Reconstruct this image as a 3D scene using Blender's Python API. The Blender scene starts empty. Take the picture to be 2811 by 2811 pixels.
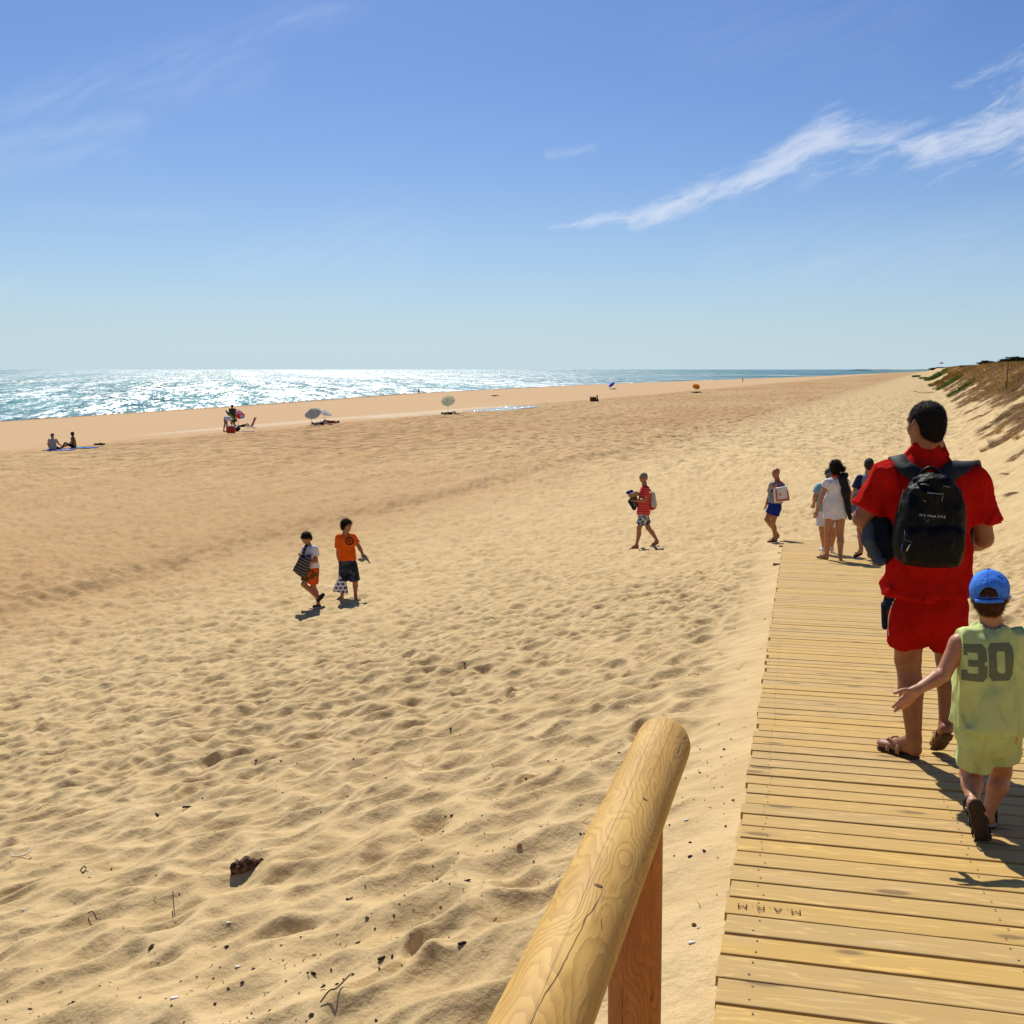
import bpy, bmesh, math, random
import numpy as np
from mathutils import Vector, Matrix
from mathutils.bvhtree import BVHTree

random.seed(7); rng = np.random.default_rng(11)
scene = bpy.context.scene
COL = scene.collection

# ------------------------------------------------------------------ camera maths
F = 2811.0; CX = 1571.0; PITCH = math.atan((1405.5-1014)/F)
cP, sP = math.cos(PITCH), math.sin(PITCH)
def ray(px, py):
    u = (px-CX)/F; v = (1405.5-py)/F
    d = np.array([u, cP+v*sP, -sP+v*cP]); return d/d[1]
def W(px, py, y): return ray(px, py)*y
def proj(p):
    x, y, z = p
    f = y*cP - z*sP; up = y*sP + z*cP
    return CX + F*x/f, 1405.5 - F*up/f

# ------------------------------------------------------------------ noise
def _h(ix, iy, iz, seed):
    n = (ix.astype(np.int64)*374761393 + iy.astype(np.int64)*668265263 + iz.astype(np.int64)*2147483647 + seed*1274126177) & 0xffffffff
    n = ((n ^ (n >> 13))*1274126177) & 0xffffffff
    n = ((n ^ (n >> 16))*2246822519) & 0xffffffff
    return ((n ^ (n >> 15)) & 0xffffff)/float(0xffffff)
def n2(x, y, seed=0):
    xf = np.floor(x); yf = np.floor(y); fx = x-xf; fy = y-yf
    ix = xf.astype(np.int64); iy = yf.astype(np.int64); z = np.zeros_like(ix)
    u = fx*fx*fx*(fx*(fx*6-15)+10); v = fy*fy*fy*(fy*(fy*6-15)+10)
    a = _h(ix, iy, z, seed); b = _h(ix+1, iy, z, seed); c = _h(ix, iy+1, z, seed); d = _h(ix+1, iy+1, z, seed)
    return (a+(b-a)*u)*(1-v) + (c+(d-c)*u)*v
def fbm2(x, y, seed=0, o=4):
    s = 0; a = .5
    for i in range(o):
        s = s + a*(n2(x, y, seed+i*17)-.5); x = x*2.03+11.3; y = y*2.03+5.1; a *= .5
    return s*2
def n3(P, seed=0):
    Pf = np.floor(P); f = P-Pf; I = Pf.astype(np.int64)
    u = f*f*(3-2*f)
    def h(a, b, c): return _h(I[..., 0]+a, I[..., 1]+b, I[..., 2]+c, seed)
    x0 = h(0,0,0)*(1-u[...,0])+h(1,0,0)*u[...,0]; x1 = h(0,1,0)*(1-u[...,0])+h(1,1,0)*u[...,0]
    x2 = h(0,0,1)*(1-u[...,0])+h(1,0,1)*u[...,0]; x3 = h(0,1,1)*(1-u[...,0])+h(1,1,1)*u[...,0]
    return ((x0*(1-u[...,1])+x1*u[...,1])*(1-u[...,2]) + (x2*(1-u[...,1])+x3*u[...,1])*u[...,2])*2-1
def sstep(a, b, x):
    t = np.clip((x-a)/(b-a), 0, 1); return t*t*(3-2*t)

# ------------------------------------------------------------------ objects
def tag(o, label=None, cat=None, group=None, kind=None):
    if label: o['label'] = label
    if cat: o['category'] = cat
    if group: o['group'] = group
    if kind: o['kind'] = kind
    return o
def empty(name, loc, label, cat, group=None):
    o = bpy.data.objects.new(name, None); COL.objects.link(o); o.location = [float(c) for c in loc]
    o.empty_display_size = .1
    return tag(o, label, cat, group)
def root_world(o):
    v = Vector((0, 0, 0))
    while o is not None: v = v+o.location; o = o.parent
    return v
def mk(name, V, Fc, mat, parent=None, smooth=True, world=True):
    """link a mesh; V in world coordinates when world=True (parents are never rotated)"""
    V = np.asarray(V, dtype=float)
    me = bpy.data.meshes.new(name)
    o = bpy.data.objects.new(name, me); COL.objects.link(o)
    if parent is not None:
        o.parent = parent
        if world: V = V - np.array(root_world(parent))
    elif world:
        c = np.array([V[:, 0].mean(), V[:, 1].mean(), V[:, 2].min()]); V = V-c; o.location = c
    if isinstance(Fc, np.ndarray) and Fc.ndim == 2:
        k = Fc.shape[1]
        me.vertices.add(len(V)); me.vertices.foreach_set('co', V.astype(np.float32).ravel())
        me.loops.add(Fc.size); me.loops.foreach_set('vertex_index', Fc.astype(np.int32).ravel())
        me.polygons.add(len(Fc)); me.polygons.foreach_set('loop_start', np.arange(0, Fc.size, k, dtype=np.int32))
        me.update(calc_edges=True)
    else:
        me.from_pydata([tuple(v) for v in V], [], [tuple(int(i) for i in f) for f in Fc]); me.update()
    if smooth: me.polygons.foreach_set('use_smooth', [True]*len(me.polygons))
    for m in (mat if isinstance(mat, (list, tuple)) else [mat]): me.materials.append(m)
    return o
def bm_obj(name, bm, mat, parent=None, smooth=False):
    bmesh.ops.recalc_face_normals(bm, faces=bm.faces)
    V = [tuple(v.co) for v in bm.verts]; bm.verts.index_update()
    Fc = [[v.index for v in f.verts] for f in bm.faces]
    o = mk(name, V, Fc, mat, parent, smooth); bm.free(); return o
def box_bm(bm, c, s, R=None, bev=0):
    r = bmesh.ops.create_cube(bm, size=1.0); vs = r['verts']
    for v in vs:
        p = Vector((v.co.x*s[0], v.co.y*s[1], v.co.z*s[2]))
        if R is not None: p = R @ p
        v.co = p + Vector(c)
    if bev:
        es = list({e for v in vs for e in v.link_edges})
        bmesh.ops.bevel(bm, geom=es, offset=bev, segments=2, affect='EDGES', profile=.6)
def tube(pts, rad, n=8, closed_caps=True):
    """tube mesh along points; rad scalar or list"""
    pts = [np.asarray(p, float) for p in pts]; L = len(pts)
    rad = [rad]*L if np.isscalar(rad) else rad
    V = []; Fc = []
    up = np.array([0.13, .27, .95]); prev = None
    for i, p in enumerate(pts):
        t = pts[min(i+1, L-1)]-pts[max(i-1, 0)]; t = t/(np.linalg.norm(t)+1e-9)
        a = np.cross(t, up) if prev is None else prev - t*np.dot(prev, t)
        if np.linalg.norm(a) < 1e-5: a = np.cross(t, [1, 0, 0])
        a = a/np.linalg.norm(a); prev = a; b = np.cross(t, a)
        for j in range(n):
            th = 2*math.pi*j/n; V.append(p+rad[i]*(a*math.cos(th)+b*math.sin(th)))
    for i in range(L-1):
        for j in range(n):
            k = (j+1) % n; Fc.append([i*n+j, i*n+k, (i+1)*n+k, (i+1)*n+j])
    if closed_caps:
        Fc.append(list(range(n))[::-1]); Fc.append([(L-1)*n+j for j in range(n)])
    return V, Fc
def join(parts):
    V = []; Fc = []
    for v, f in parts:
        o = len(V); V += [tuple(p) for p in v]; Fc += [[i+o for i in q] for q in f]
    return V, Fc
def ribbon(pts, nrm, width, th):
    pts = [np.asarray(p, float) for p in pts]; L = len(pts); V = []; Fc = []
    for i, p in enumerate(pts):
        t = pts[min(i+1, L-1)]-pts[max(i-1, 0)]; t /= np.linalg.norm(t)+1e-9
        n = np.asarray(nrm[i], float); n = n-t*np.dot(n, t); n /= np.linalg.norm(n)+1e-9; s = np.cross(t, n)
        w = width[i] if not np.isscalar(width) else width
        for (a, b) in ((-1, 0), (-.93, 1), (.93, 1), (1, 0), (.93, -1), (-.93, -1)):
            V.append(p+s*a*w/2+n*b*th/2)
    for i in range(L-1):
        for j in range(6):
            k = (j+1) % 6; Fc.append([i*6+j, i*6+k, i*6+6+k, i*6+6+j])
    Fc.append([0, 1, 2, 3, 4, 5][::-1]); Fc.append([(L-1)*6+j for j in range(6)])
    return V, Fc
def spline(pts, n=6):
    pts = [np.asarray(p, float) for p in pts]; out = []
    P = [2*pts[0]-pts[1]]+pts+[2*pts[-1]-pts[-2]]
    for i in range(1, len(P)-2):
        for k in range(n):
            t = k/n; a, b, c, d = P[i-1], P[i], P[i+1], P[i+2]
            out.append(.5*((2*b)+(-a+c)*t+(2*a-5*b+4*c-d)*t*t+(-a+3*b-3*c+d)*t**3))
    out.append(pts[-1]); return out

# ------------------------------------------------------------------ implicit surfaces
def _n(v): v = np.asarray(v, float); return v/(np.linalg.norm(v)+1e-12)
class Prim:
    def __init__(s, fn, lo, hi, k=None): s.fn = fn; s.lo = np.asarray(lo); s.hi = np.asarray(hi); s.k = k
def cap(a, b, ra, rb=None, ax=None, f=1.0, k=None, cut=None):
    a = np.asarray(a, float); b = np.asarray(b, float); rb = ra if rb is None else rb
    ba = b-a; L2 = max(np.dot(ba, ba), 1e-9)
    if ax is not None: ax = _n(ax)
    def fn(P):
        w = P-a; h = np.clip((w@ba)/L2, 0, 1); w = w-h[..., None]*ba
        if ax is not None: w = w+(w@ax)[..., None]*ax*(1/f-1)
        d = (np.sqrt((w*w).sum(-1))-(ra+(rb-ra)*h))
        if ax is not None: d = d*max(f, .45)
        if cut is not None: d = np.maximum(d, (P-cut[0])@_n(cut[1]))
        return d
    r = max(ra, rb)
    return Prim(fn, np.minimum(a, b)-r, np.maximum(a, b)+r, k)
def ell(c, R, rad, k=None):
    """R rows = local axes"""
    c = np.asarray(c, float); rad = np.asarray(rad, float); R = np.asarray(R, float)
    def fn(P):
        q = (P-c)@R.T; k0 = np.sqrt(((q/rad)**2).sum(-1)); k1 = np.sqrt(((q/rad**2)**2).sum(-1))+1e-9
        return k0*(k0-1)/k1
    m = rad.max(); return Prim(fn, c-m, c+m, k)
def poly2d(q, poly):
    d = np.full(q.shape[:-1], 1e9); s = np.ones(q.shape[:-1])
    n = len(poly)
    for i in range(n):
        a = np.array(poly[i]); b = np.array(poly[i-1]); e = b-a; w = q-a
        h = np.clip((w@e)/np.dot(e, e), 0, 1); r = w-h[..., None]*e; d = np.minimum(d, (r*r).sum(-1))
        c1 = q[..., 1] >= a[1]; c2 = q[..., 1] < b[1]; c3 = e[0]*w[..., 1] > e[1]*w[..., 0]
        fl = (c1 & c2 & c3) | (~c1 & ~c2 & ~c3); s = np.where(fl, -s, s)
    return s*np.sqrt(d)
def extr(o, R, poly, t, rnd, k=None, bulge=0):
    """polygon in local (x,z), thickness +-t along local y"""
    o = np.asarray(o, float); R = np.asarray(R, float); m = np.abs(np.array(poly)).max()+t
    def fn(P):
        q = (P-o)@R.T; d2 = poly2d(q[..., [0, 2]], poly)
        tt = t + bulge*np.clip(-d2/.08, 0, 1)
        a = d2+rnd; b = np.abs(q[..., 1])-tt+rnd
        return np.minimum(np.maximum(a, b), 0)+np.sqrt(np.maximum(a, 0)**2+np.maximum(b, 0)**2)-rnd
    return Prim(fn, o-m*1.5, o+m*1.5, k)
def surf(prims, h, k=.02, post=None, pad=3, iters=0):
    lo = np.min([p.lo for p in prims], 0)-pad*h; hi = np.max([p.hi for p in prims], 0)+pad*h
    n = np.ceil((hi-lo)/h).astype(int)+1
    D = np.full(n, .25)
    ax = [lo[i]+h*np.arange(n[i]) for i in range(3)]
    for p in prims:
        kk = k if p.k is None else p.k; mg = kk+2.5*h
        i0 = np.maximum(((p.lo-mg-lo)/h).astype(int), 0); i1 = np.minimum(np.ceil((p.hi+mg-lo)/h).astype(int)+1, n)
        if (i1 <= i0).any(): continue
        G = np.stack(np.meshgrid(*[ax[i][i0[i]:i1[i]] for i in range(3)], indexing='ij'), -1)
        d = p.fn(G); sl = tuple(slice(i0[i], i1[i]) for i in range(3)); o = D[sl]
        hh = np.maximum(kk-np.abs(o-d), 0)/max(kk, 1e-6)
        D[sl] = np.minimum(o, d)-hh*hh*kk*.25
    if post is not None:
        G = np.stack(np.meshgrid(*ax, indexing='ij'), -1); D = post(G, D)
    return nets(D, lo, h)
def nets(D, lo, h):
    D = D.copy(); D[0] = D[-1] = 1; D[:, 0] = D[:, -1] = 1; D[:, :, 0] = D[:, :, -1] = 1
    S = D < 0; n = np.array(D.shape)
    c = [S[i:n[0]-1+i, j:n[1]-1+j, k:n[2]-1+k] for i in (0, 1) for j in (0, 1) for k in (0, 1)]
    cnt = sum(x.astype(np.int8) for x in c); act = (cnt > 0) & (cnt < 8)
    idx = -np.ones(act.shape, np.int64); ii = np.argwhere(act); idx[act] = np.arange(len(ii))
    acc = np.zeros((len(ii), 3)); num = np.zeros(len(ii))
    co = [(i, j, k) for i in (0, 1) for j in (0, 1) for k in (0, 1)]
    for a in range(8):
        for b in range(a+1, 8):
            A = np.array(co[a]); B = np.array(co[b])
            if np.abs(A-B).sum() != 1: continue
            da = D[tuple((ii+A).T)]; db = D[tuple((ii+B).T)]; cr = (da < 0) != (db < 0)
            t = np.where(cr, da/np.where(cr, da-db, 1), 0)
            acc += cr[:, None]*(A+t[:, None]*(B-A)); num += cr
    V = lo + h*(ii+acc/num[:, None])
    Q = []
    for axi in range(3):
        e = np.zeros(3, int); e[axi] = 1; u, v = [(1, 2), (2, 0), (0, 1)][axi]
        sh = list(D.shape); sh[axi] -= 1
        s0 = S[tuple(slice(0, sh[i]) for i in range(3))]; s1 = S[tuple(slice(e[i], sh[i]+e[i]) for i in range(3))]
        E = np.argwhere(s0 != s1); E = E[(E[:, u] > 0) & (E[:, v] > 0) & (E[:, u] < n[u]-1) & (E[:, v] < n[v]-1)]
        if not len(E): continue
        U = np.zeros(3, int); U[u] = 1; Vv = np.zeros(3, int); Vv[v] = 1
        q = np.stack([idx[tuple(E.T)], idx[tuple((E-U).T)], idx[tuple((E-U-Vv).T)], idx[tuple((E-Vv).T)]], 1)
        fl = s0[tuple(E.T)]; q[~fl] = q[~fl][:, ::-1]; Q.append(q)
    Q = np.concatenate(Q) if Q else np.zeros((0, 4), int)
    return V, Q
def sobj(name, prims, h, mat, parent, k=.02, post=None):
    V, Q = surf(prims, h, k, post)
    return mk(name, V, Q, mat, parent, True)
def bvh_of(o):
    M = root_world(o); me = o.data
    return BVHTree.FromPolygons([tuple(Vector(v.co)+M) for v in me.vertices], [tuple(p.vertices) for p in me.polygons])
def decal(name, cells, o, X, Z, dirv, target, mat, parent, off=.0015):
    """cells: list of 2-d polygons (local x,z); cast along dirv onto target mesh so that the print lies on the cloth"""
    bv = bvh_of(target); V = []; Fc = []; cache = {}
    o = np.asarray(o, float); X = _n(X); Z = _n(Z); dv = Vector(_n(dirv))
    for poly in cells:
        ids = []
        for (a, b) in poly:
            key = (round(a, 5), round(b, 5))
            if key not in cache:
                p = Vector(o+X*a+Z*b); hit = bv.ray_cast(p-dv*.6, dv)
                if hit[0] is None: cache[key] = None
                else: cache[key] = len(V); V.append(tuple(hit[0]-dv*off))
            ids.append(cache[key])
        if None in ids: continue
        Fc.append(ids)
    return mk(name, V, Fc, mat, parent, True)
def cells_from(test, x0, x1, z0, z1, c):
    out = []; nx = int((x1-x0)/c); nz = int((z1-z0)/c)
    for i in range(nx):
        for j in range(nz):
            a = x0+i*c; b = z0+j*c
            if test(a+c/2, b+c/2): out.append([(a, b), (a+c, b), (a+c, b+c), (a, b+c)])
    return out
def strokes_to_cells(strokes, w):
    """polyline strokes -> small quads"""
    out = []
    for s in strokes:
        for (a, b) in zip(s[:-1], s[1:]):
            a = np.array(a); b = np.array(b); t = b-a; L = np.linalg.norm(t)
            if L < 1e-6: continue
            t /= L; nn_ = np.array([-t[1], t[0]])*w/2; a2 = a-t*w*.3; b2 = b+t*w*.3
            k = max(1, int(L/.02))
            for i in range(k):
                p = a2+(b2-a2)*i/k; q = a2+(b2-a2)*(i+1)/k
                out.append([tuple(p-nn_), tuple(q-nn_), tuple(q+nn_), tuple(p+nn_)])
    return out

# ------------------------------------------------------------------ materials
class NT:
    def __init__(s, name, world=False):
        if world: s.m = bpy.data.worlds.new(name)
        else: s.m = bpy.data.materials.new(name)
        s.m.use_nodes = True; s.t = s.m.node_tree; s.t.nodes.clear()
    def n(s, typ, inp=None, **kw):
        nd = s.t.nodes.new(typ)
        for k, v in kw.items(): setattr(nd, k, v)
        for k, v in (inp or {}).items(): s.set(nd.inputs[k], v)
        return nd
    def set(s, sock, v):
        if isinstance(v, bpy.types.NodeSocket): s.t.links.new(v, sock)
        elif isinstance(v, bpy.types.Node): s.t.links.new(v.outputs[0], sock)
        else:
            if sock.type == 'RGBA' and len(v) == 3: v = (*v, 1)
            sock.default_value = v
    def math(s, op, a, b=0.0, c=0.0, clamp=False):
        nd = s.n('ShaderNodeMath', {0: a, 1: b, 2: c}, operation=op, use_clamp=clamp); return nd.outputs[0]
    def mr(s, v, a, b, c=0.0, d=1.0, smooth=True):
        nd = s.n('ShaderNodeMapRange', {'Value': v, 'From Min': a, 'From Max': b, 'To Min': c, 'To Max': d}, interpolation_type='SMOOTHSTEP' if smooth else 'LINEAR'); return nd.outputs[0]
    def mix(s, f, a, b, bt='MIX'):
        nd = s.n('ShaderNodeMix', data_type='RGBA', blend_type=bt); s.set(nd.inputs[0], f); s.set(nd.inputs[6], a); s.set(nd.inputs[7], b); return nd.outputs[2]
    def noise(s, vec, scale, detail=3, rough=.5, dist=0):
        nd = s.n('ShaderNodeTexNoise', {'Scale': scale, 'Detail': detail, 'Roughness': rough, 'Distortion': dist})
        if vec is not None: s.set(nd.inputs['Vector'], vec)
        return nd.outputs[0]
    def mapping(s, vec, scale=(1, 1, 1), loc=(0, 0, 0), rot=(0, 0, 0)):
        return s.n('ShaderNodeMapping', {'Vector': vec, 'Scale': scale, 'Location': loc, 'Rotation': rot}).outputs[0]
    def obj(s): return s.n('ShaderNodeTexCoord').outputs['Object']
    def pos(s): return s.n('ShaderNodeNewGeometry').outputs['Position']
    def xyz(s, v): return s.n('ShaderNodeSeparateXYZ', {0: v}).outputs
    def bump(s, h, dist=.01, st=1.0, nrm=None):
        d = {'Height': h, 'Distance': dist, 'Strength': st}
        if nrm is not None: d['Normal'] = nrm
        return s.n('ShaderNodeBump', d).outputs[0]
    def out(s, base, rough=.8, normal=None, spec=.3, **kw):
        p = s.n('ShaderNodeBsdfPrincipled'); s.set(p.inputs['Base Color'], base); s.set(p.inputs['Roughness'], rough)
        s.set(p.inputs['Specular IOR Level'], spec)
        if normal is not None: s.set(p.inputs['Normal'], normal)
        for k, v in kw.items(): s.set(p.inputs[k.replace('_', ' ')], v)
        s.t.links.new(p.outputs[0], s.n('ShaderNodeOutputMaterial').inputs[0]); s.p = p; return s.m
_mc = {}
def simple(name, col, rough=.8, var=.15, vs=8, bump=0, bs=200, spec=.25, col2=None, **kw):
    if name in _mc: return _mc[name]
    t = NT(name); o = t.obj(); f = t.noise(o, vs, 4, .6)
    f = t.mr(f, .3, .7)
    c2 = col2 if col2 else tuple(c*(1-var) for c in col)
    b = t.mix(f, col, c2); nrm = None
    if bump: nrm = t.bump(t.noise(o, bs, 3, .6), bump)
    _mc[name] = t.out(b, rough, nrm, spec, **kw); return _mc[name]
def cloth(name, col, rough=.9, bump=.0015, **kw):
    if name in _mc: return _mc[name]
    t = NT(name); o = t.obj()
    f = t.mr(t.noise(o, 6, 4, .6), .3, .7)
    w = t.noise(o, 420, 2, .5); fold = t.noise(t.mapping(o, (1, 1, .45)), 9, 2, .45, .3)
    n1 = t.bump(fold, .06*kw.get('fold', 1), .8); nn_ = t.bump(w, bump, .5, n1)
    b = t.mix(f, col, tuple(c*.85 for c in col))
    _mc[name] = t.out(b, rough, nn_, .03, Sheen_Weight=kw.get('sheen', .0)); return _mc[name]
def skinmat(name, col):
    if name in _mc: return _mc[name]
    t = NT(name); o = t.obj(); f = t.mr(t.noise(o, 14, 5, .7), .3, .7); f2 = t.mr(t.noise(o, 90, 3, .7), .5, .72)
    b = t.mix(f, col, (col[0]*.80, col[1]*.68, col[2]*.62)); b = t.mix(t.math('MULTIPLY', f2, .35), b, (col[0]*.6, col[1]*.48, col[2]*.42))
    _mc[name] = t.out(b, .48, t.bump(t.noise(o, 260, 3, .6), .0012, .5), .4); return _mc[name]
def hairmat(name, col):
    if name in _mc: return _mc[name]
    t = NT(name); o = t.obj(); f = t.noise(t.mapping(o, (1, 1, .35)), 260, 3, .7)
    _mc[name] = t.out(t.mix(f, tuple(c*.4 for c in col), tuple(c*1.7 for c in col)), .55, t.bump(f, .008), .12); return _mc[name]

EXPO = 0.13
SKY_SAT = 1.12; SKY_TINT = (.55, .68, .92, 1); HAZE_F = .74; HAZE_C = (6.0, 7.9, 9.0, 1)
SAND_A = (.60, .435, .220); SAND_B = (.51, .358, .170); SAND_C = (.40, .235, .10); SAND_D = (.50, .325, .17)
SEA_A, SEA_B, SEA_C, SEA_R = 1.6, 1.4, 1.2, .30
SEA_T0, SEA_T1, SEA_G, SEA_GR = .02, .40, .75, .50

# ------------------------------------------------------------------ terrain
YC = math.radians(19.0); eC = (math.sin(YC), math.cos(YC)); nC = (-math.cos(YC), math.sin(YC))
YD = math.radians(12.25); eD = (math.sin(YD), math.cos(YD))
DZ0, DSL, DT0, DT1, DEND = -1.45, .10, -.172, 1.578, 23.2
SEA = -6.5
def deck_z(x, y): return DZ0-DSL*(x*eD[0]+y*eD[1])
def mn(x, y): return x*eC[0]+y*eC[1], x*nC[0]+y*nC[1]
SHM = [-4000, -200, 0, 99, 160, 249, 431, 741, 987, 2020, 3500, 6000, 30000]
SHN = [60, 96, 104, 111, 118, 134, 139, 120, 101, 70, 10, -150, -1500]
CRM = [-50, 0, 40, 90, 150, 300, 600, 1500]; CRZ = [.3, .35, .45, .45, .40, .45, .9, 1.6]
def h_base(x, y):
    x = np.asarray(x, float); y = np.asarray(y, float)
    m, n = mn(x, y); s = x*eD[0]+y*eD[1]; t = x*eD[1]-y*eD[0]
    zw = DZ0-DSL*np.clip(s, -6, 25.0)-.05
    zw = np.where(s > 20, np.maximum(zw, -4.0), zw)
    zw = zw+.01*0
    # inland level, distance seaward of the deck's left edge
    nl = .15+ .118*np.clip(s, -10, 24)   # nn of left deck edge along the walk
    q = np.clip((n-nl)/(17.0-nl), 0, 1)
    trough = -4.86+.05*np.sin(m*.05)
    zl = zw+(trough-zw)*(1-(1-q)**1.75)
    # berm and foreshore
    sh = np.interp(m, SHM, SHN); bc = np.minimum(47+3*np.sin(m*.013), sh-42)
    berm = -4.42
    a = sstep(17, 42, n)*.50+.50*sstep(16.9, 18.3+.8*np.sin(m*.3), n); zl = np.where(n > 17, trough+(berm-trough)*a, zl)
    zl = np.where((n > bc) & (bc < 17), berm, zl)
    qq = np.clip((n-bc)/(sh-bc), 0, 3)
    zl = np.where(n > bc, berm+(SEA-berm)*(qq**1.15)*1.0, zl)
    zl = np.maximum(zl, SEA-3)
    # dune
    nr = nl-1.78-.45-.9*sstep(8, 40, m); dd = np.maximum(nr-n, 0)
    rise = .66*(np.sqrt(dd*dd+3.2)-1.789)
    cr = np.interp(m, CRM, CRZ)
    cr = cr+.35*fbm2(m*.06, n*.11, 5, 3)*sstep(6, 16, dd)+.25*fbm2(m*.02, n*.03, 9, 2)
    z = zl+rise*(1+.28*fbm2(m*.16, n*.2, 3, 3))
    kk = .5; hh = np.maximum(kk-np.abs(z-cr), 0)/kk
    zc = np.minimum(z, cr)-hh*hh*kk*.25
    zd = np.where(dd > 0, zc, z)
    # gullies down the dune face
    zd = zd+.10*fbm2(m*.9+n*.5, n*.35-m*.1, 21, 3)*sstep(.8, 3, dd)*(1-sstep(9, 13, dd))
    return zd, m, n, s, t, dd
def amp_map(m, n, s, t, dd):
    a = np.ones_like(m)
    a = a*(1-.9*sstep(44, 50, n+2*np.sin(m*.05)))
    a = a*(1-.55*sstep(.8, 3, dd))
    return a
def in_patch(m, n):
    # smooth firm pale pans on the berm
    p1 = ((m-102)/22.)**2+((n-48)/3.2)**2; p2 = ((m-76)/22.)**2+((n-50.5)/1.8)**2
    return np.minimum(p1, p2)
def dents(x, y, cell, size, depth, seed, dens=1.0, elong=1.7):
    """trampled sand: soft oval pits with a raised lip on the far side"""
    out = np.zeros_like(x); wx = x+.10*fbm2(x*2.3, y*2.3, seed+3, 2); wy = y+.10*fbm2(x*2.3, y*2.3, seed+4, 2)
    gx = np.floor(wx/cell).astype(np.int64); gy = np.floor(wy/cell).astype(np.int64); z = np.zeros_like(gx)
    for i in (-1, 0, 1):
        for j in (-1, 0, 1):
            a = gx+i; b = gy+j
            h1 = _h(a, b, z, seed); h2 = _h(a, b, z, seed+1); h3 = _h(a, b, z, seed+2); h4 = _h(a, b, z, seed+5)
            cx = (a+h1)*cell; cy = (b+h2)*cell; th = 1.1+(h3-.5)*2.4 - 0.2
            dx = wx-cx; dy = wy-cy; c, s_ = np.cos(th), np.sin(th)
            u = (dx*c+dy*s_)/(size*elong*(.6+.8*h4)); v = (-dx*s_+dy*c)/(size*(.6+.8*h4)); r2 = u*u+v*v
            w = (h4 < dens)*(.5+.9*h1)
            out += depth*w*(-np.exp(-r2*1.6)+.55*np.exp(-(np.sqrt(r2)-1.25)**2*7))
    return out
def scallops(x, y, cell, seed, el=1.55, th=.38, k=15., warp=.16):
    """concave trodden bowls meeting in soft cusped ridges (0 in a bowl, about .3 on a ridge)"""
    wx = x+warp*cell*2.2*fbm2(x/cell*.55, y/cell*.55, seed+3, 2); wy = y+warp*cell*2.2*fbm2(x/cell*.55, y/cell*.55, seed+4, 2)
    c, s_ = math.cos(th), math.sin(th); u = (wx*c+wy*s_)/(cell*el); v = (-wx*s_+wy*c)/cell
    gu = np.floor(u).astype(np.int64); gv = np.floor(v).astype(np.int64); z = np.zeros_like(gu); acc = np.zeros_like(u)
    for i in (-1, 0, 1):
        for j in (-1, 0, 1):
            a = gu+i; b = gv+j; h1 = _h(a, b, z, seed); h2 = _h(a, b, z, seed+1); h3 = _h(a, b, z, seed+2)
            d2 = (a+.1+.8*h1-u)**2+(b+.1+.8*h2-v)**2; acc += np.exp(-k*(d2*(.75+.6*h3)+.16*h3))
    return .5*np.tanh(-np.log(acc+1e-9)/k/.5)
SC0 = .225
PUD = (110., 45.8, 9.0, 2.6)  # tidal pool centre (m,n) and half sizes
def ground_h(x, y, detail=True):
    x = np.atleast_1d(np.asarray(x, float)); y = np.atleast_1d(np.asarray(y, float))
    z, m, n, s, t, dd = h_base(x, y)
    r = np.hypot(x, y)
    A = amp_map(m, n, s, t, dd)
    A = A*np.clip(in_patch(m, n)-.6, 0, 1)
    # soft blown undulation
    z = z+.045*A*fbm2(m*.55, n*.8, 31, 3)*(r < 400)
    pud = ((m-PUD[0])/PUD[2])**2+((n-PUD[1])/PUD[3])**2
    z = z-.10*np.clip(1.4-pud, 0, 1)
    if detail:
        near = (r < 75)
        if near.any():
            xx, yy = x[near], y[near]; g = 1-sstep(45, 75, r[near]); gA = A[near]*g
            ds = np.maximum(np.maximum(DT0-t[near], t[near]-DT1), 0); ds = np.where(s[near] > DEND+.5, 1, ds)
            gA = gA*(.12+.88*sstep(0.02, .7, ds))
            soft = .55+.45*sstep(4, 12, r[near])
            rn = r[near]; farw = sstep(6, 13, rn)
            amp = .72+.55*n2(xx*.55, yy*.55, 77)
            e = .235*amp*(scallops(xx, yy, .225, 400, 1.65)-SC0)
            e += .105*(scallops(xx, yy, .13, 420, 1.5, .2)-SC0)*(.2+.8*farw)
            e += dents(xx, yy, .50, .115, .034, 40, .6, 1.8)*(1-.25*farw)
            e += dents(xx, yy, .16, .045, .010, 80, .7, 1.4)*(.2+.8*farw)
            ra, rb = (xx+yy*.7)*.8, (yy-xx*.7)*.8
            e += .016*(1-np.abs(fbm2(ra*.9, rb*2.9, 90, 3))*2.4)*(1-.5*farw)
            e += .004*fbm2(xx*14, yy*14, 97, 3)
            dz = e*gA
            z[near] += dz
    # keep the sand off the planks except where it drifts over the end
    on = (t > DT0-.35) & (t < DT1+.35) & (s < DEND+.3) & (s > -8)
    dk = DZ0-DSL*s
    lim = dk-.045+.062*sstep(17.5, DEND, s)+.03*fbm2(x*1.3, y*1.3, 55, 3)*sstep(17, 21, s)
    edge = np.clip(np.maximum(DT0-t, t-DT1)/.35, 0, 1)
    z = np.where(on, np.minimum(z, lim+edge*.14), z)
    return z
def gz(x, y): return float(ground_h(x, y)[0])
def ground_pt(px, py):
    """first point where the ray through a photo pixel meets the beach"""
    k = ray(px, py); ys = np.geomspace(2.5, 3000, 3000)
    h = ground_h(k[0]*ys, ys, False); g = k[2]*ys
    i = np.argmax(g < h)
    if g[i] >= h[i]: return k*3000
    a, b = ys[i-1], ys[i]
    for _ in range(20):
        c = (a+b)/2
        if k[2]*c < ground_h(k[0]*c, c, False)[0]: b = c
        else: a = c
    return k*b

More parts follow.
